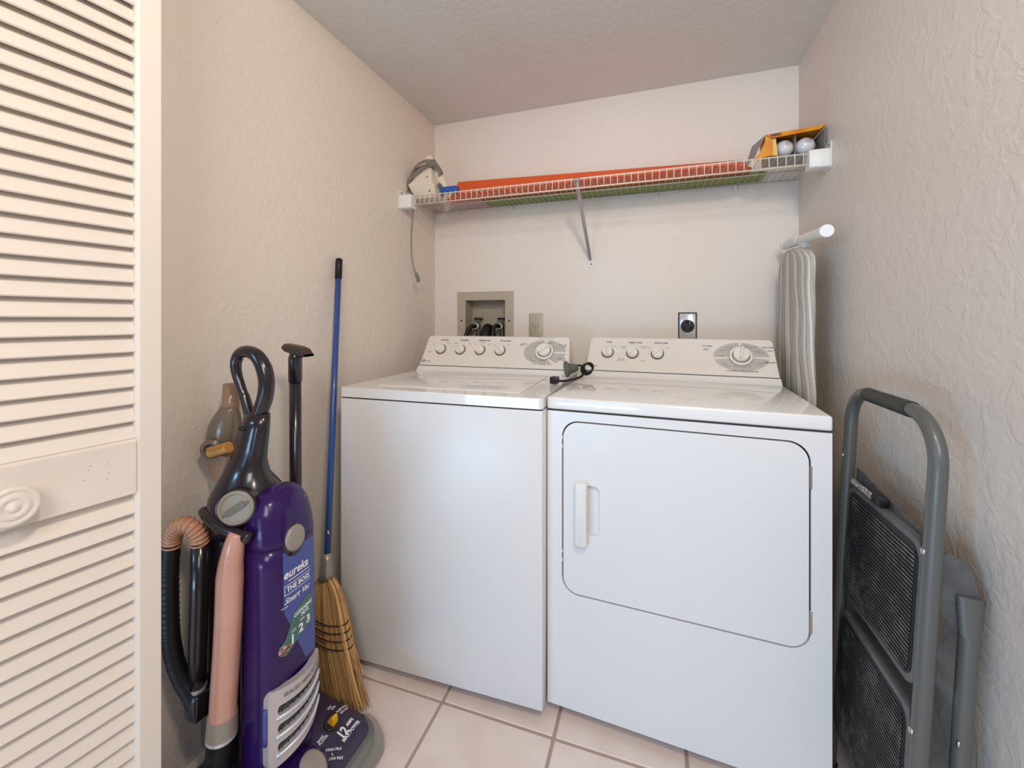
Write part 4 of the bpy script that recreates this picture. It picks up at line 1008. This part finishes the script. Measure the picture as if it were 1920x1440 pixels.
# power head
HZ0 = .012
def hsec(y, f=1): return y
he = bpy.data.objects.new('power_head', None); COL.objects.link(he); he.parent = vc; he['label'] = 'dark purple floor head with white lettering'
XB, XFr, YA, YB = .090, .388, -1.395, -.988
def htop(x, y):
    t_ = (x-.20)/(XFr-.20); t_ = max(0, min(1, t_)); e = max(abs((y-YC))/.20-.72, 0)
    return .108-.050*t_**1.35-.16*e**1.6*1.2
po = []
for cx_, cy_, a0, r in ((XFr-.045, YB-.060, 0, (.045, .060)), (XB+.03, YB-.045, 90, (.03, .045)), (XB+.03, YA+.045, 180, (.03, .045)), (XFr-.045, YA+.060, 270, (.045, .060))):
    for k in range(9): a = radians(a0+90*k/8); po.append((cx_+r[0]*cos(a), cy_+r[1]*sin(a)))
C0 = (.235, YC)
rings = []
for s_, dz in ((1, None), (1, -.012), (.985, -.004), (.95, 0), (.8, 0), (.6, 0), (.35, 0), (.1, 0)):
    ring = []
    for x_, y_ in po:
        X_, Y_ = C0[0]+(x_-C0[0])*s_, C0[1]+(y_-C0[1])*s_
        ring.append((X_, Y_, HZ0 if dz is None else htop(X_, Y_)+dz))
    rings.append(ring)
MB().loft(rings).build('head_shell', M['purpled'], he, smooth=True)
# clear front bumper
bp_ = MB(); rings = []
for k in range(25):
    t_ = k/24; y_ = YA+.012+(YB-YA-.016)*t_
    e_ = abs(2*t_-1); xo = -.040*max(0, (e_-.70)/.30)**2.2
    rings.append([(XFr-.045+xo*.3, y_, .012), (XFr+.030+xo, y_, .010), (XFr+.041+xo, y_, .018), (XFr+.040+xo, y_, .030), (XFr+.026+xo, y_, .046), (XFr+.004+xo, y_, .056), (XFr-.045+xo*.3, y_, .062-.010*max(0, e_-.8)*5)])
bp_.loft(rings).build('clear_bumper', M['clear'], he, auto=50)
MB().tube([(XFr-.012, YA+.05, .030), (XFr-.012, YB-.05, .030)], .020, 16).build('beater_bar', mat('beater_grey', (130, 132, 130), .5), he, smooth=True)
# hump with the height knob (near side)
MB().loft([[(.318+hx*cos(a)+z*0, -1.215+hy*sin(a)*1.1, z) for a in (2*pi*k/28 for k in range(28))] for z, hx, hy in ((.060, .070, .078), (.090, .062, .070), (.112, .046, .055), (.124, .026, .034), (.128, .008, .01))]).build('motor_hump', M['purple'], he, smooth=True)
kd = MB().lathe([(.030, 0), (.030, .006), (.026, .010), (0, .011)], Matrix.Translation((.350, -1.196, .108)) @ (Vector((.62, -.1, .78)).to_track_quat('Z', 'Y').to_matrix().to_4x4()), 28, sx=1.0, sy=1.2).build('height_knob', M['greyp'], he, auto=40)
hz_ = lambda x, y, g=.0012: Vector((x, y, htop(x, y)+g))
MB().loft([[hz_(.296+.020*cos(a)*s_, -1.072+.024*sin(a)*s_, g) for a in (2*pi*k/24 for k in range(24))] for g, s_ in ((.0005, 1), (.003, .95), (.001, .7))]).build('slider_well', M['blackvac'], he, smooth=True)
MB().loft([[hz_(.296+a, -1.072+b, 0)+Vector((dx, 0, h)) for a, b in rrect(-s_, -.009, s_, .009, .002, 2)] for h, s_, dx in ((.0, .010, 0), (.008, .008, .002), (.016, .003, .006))]).build('yellow_slider', M['yellow'], he)
t = MB(); rt = pi/2
fh = lambda x, y: hz_(x, y)
text(t, '12', .030, fh, .334, -1.078, rot=rt, bold=.0012, xs=.85)
text(t, 'AMPS', .011, fh, .331, -1.049, rot=rt, bold=.0005, xs=.9); text(t, 'MAX POWER', .0115, fh, .347, -1.062, rot=rt, bold=.0005, xs=.9)
for s_, x, y in (('ON', .256, -1.050), ('OFF', .264, -1.044), ('BRUSH ROLL', .280, -1.032), ('ON-OFF', .289, -1.032)): text(t, s_, .008, fh, x+.01, y, rot=rt, bold=.0002)
for s_, x, y in (('BARE', .300, -1.118), ('FLOOR', .307, -1.116)): text(t, s_, .0085, fh, x, y, rot=rt, bold=.0002)
for s_, x, y, r in (('HIGH PILE', .340, -1.118, .7), ('LOW PILE', .356, -1.130, .7)): text(t, s_, .008, fh, x, y, rot=r, bold=.0002)
for k in range(5): text(t, 'I', .009, fh, .345+.006*k, -1.128-.020*k, rot=1.2, bold=.0005)
flat('lettering', t, M['white'], he)['kind'] = 'stuff'
for y in (YA+.06, YB-.06):
    MB().lathe([(.022, -.010), (.024, -.008), (.024, .008), (.022, .010)], Matrix.Translation((.13, y, .0245)) @ Matrix.Rotation(pi/2, 4, 'X'), 20).build('wheel', M['rubber'], he, auto=40)
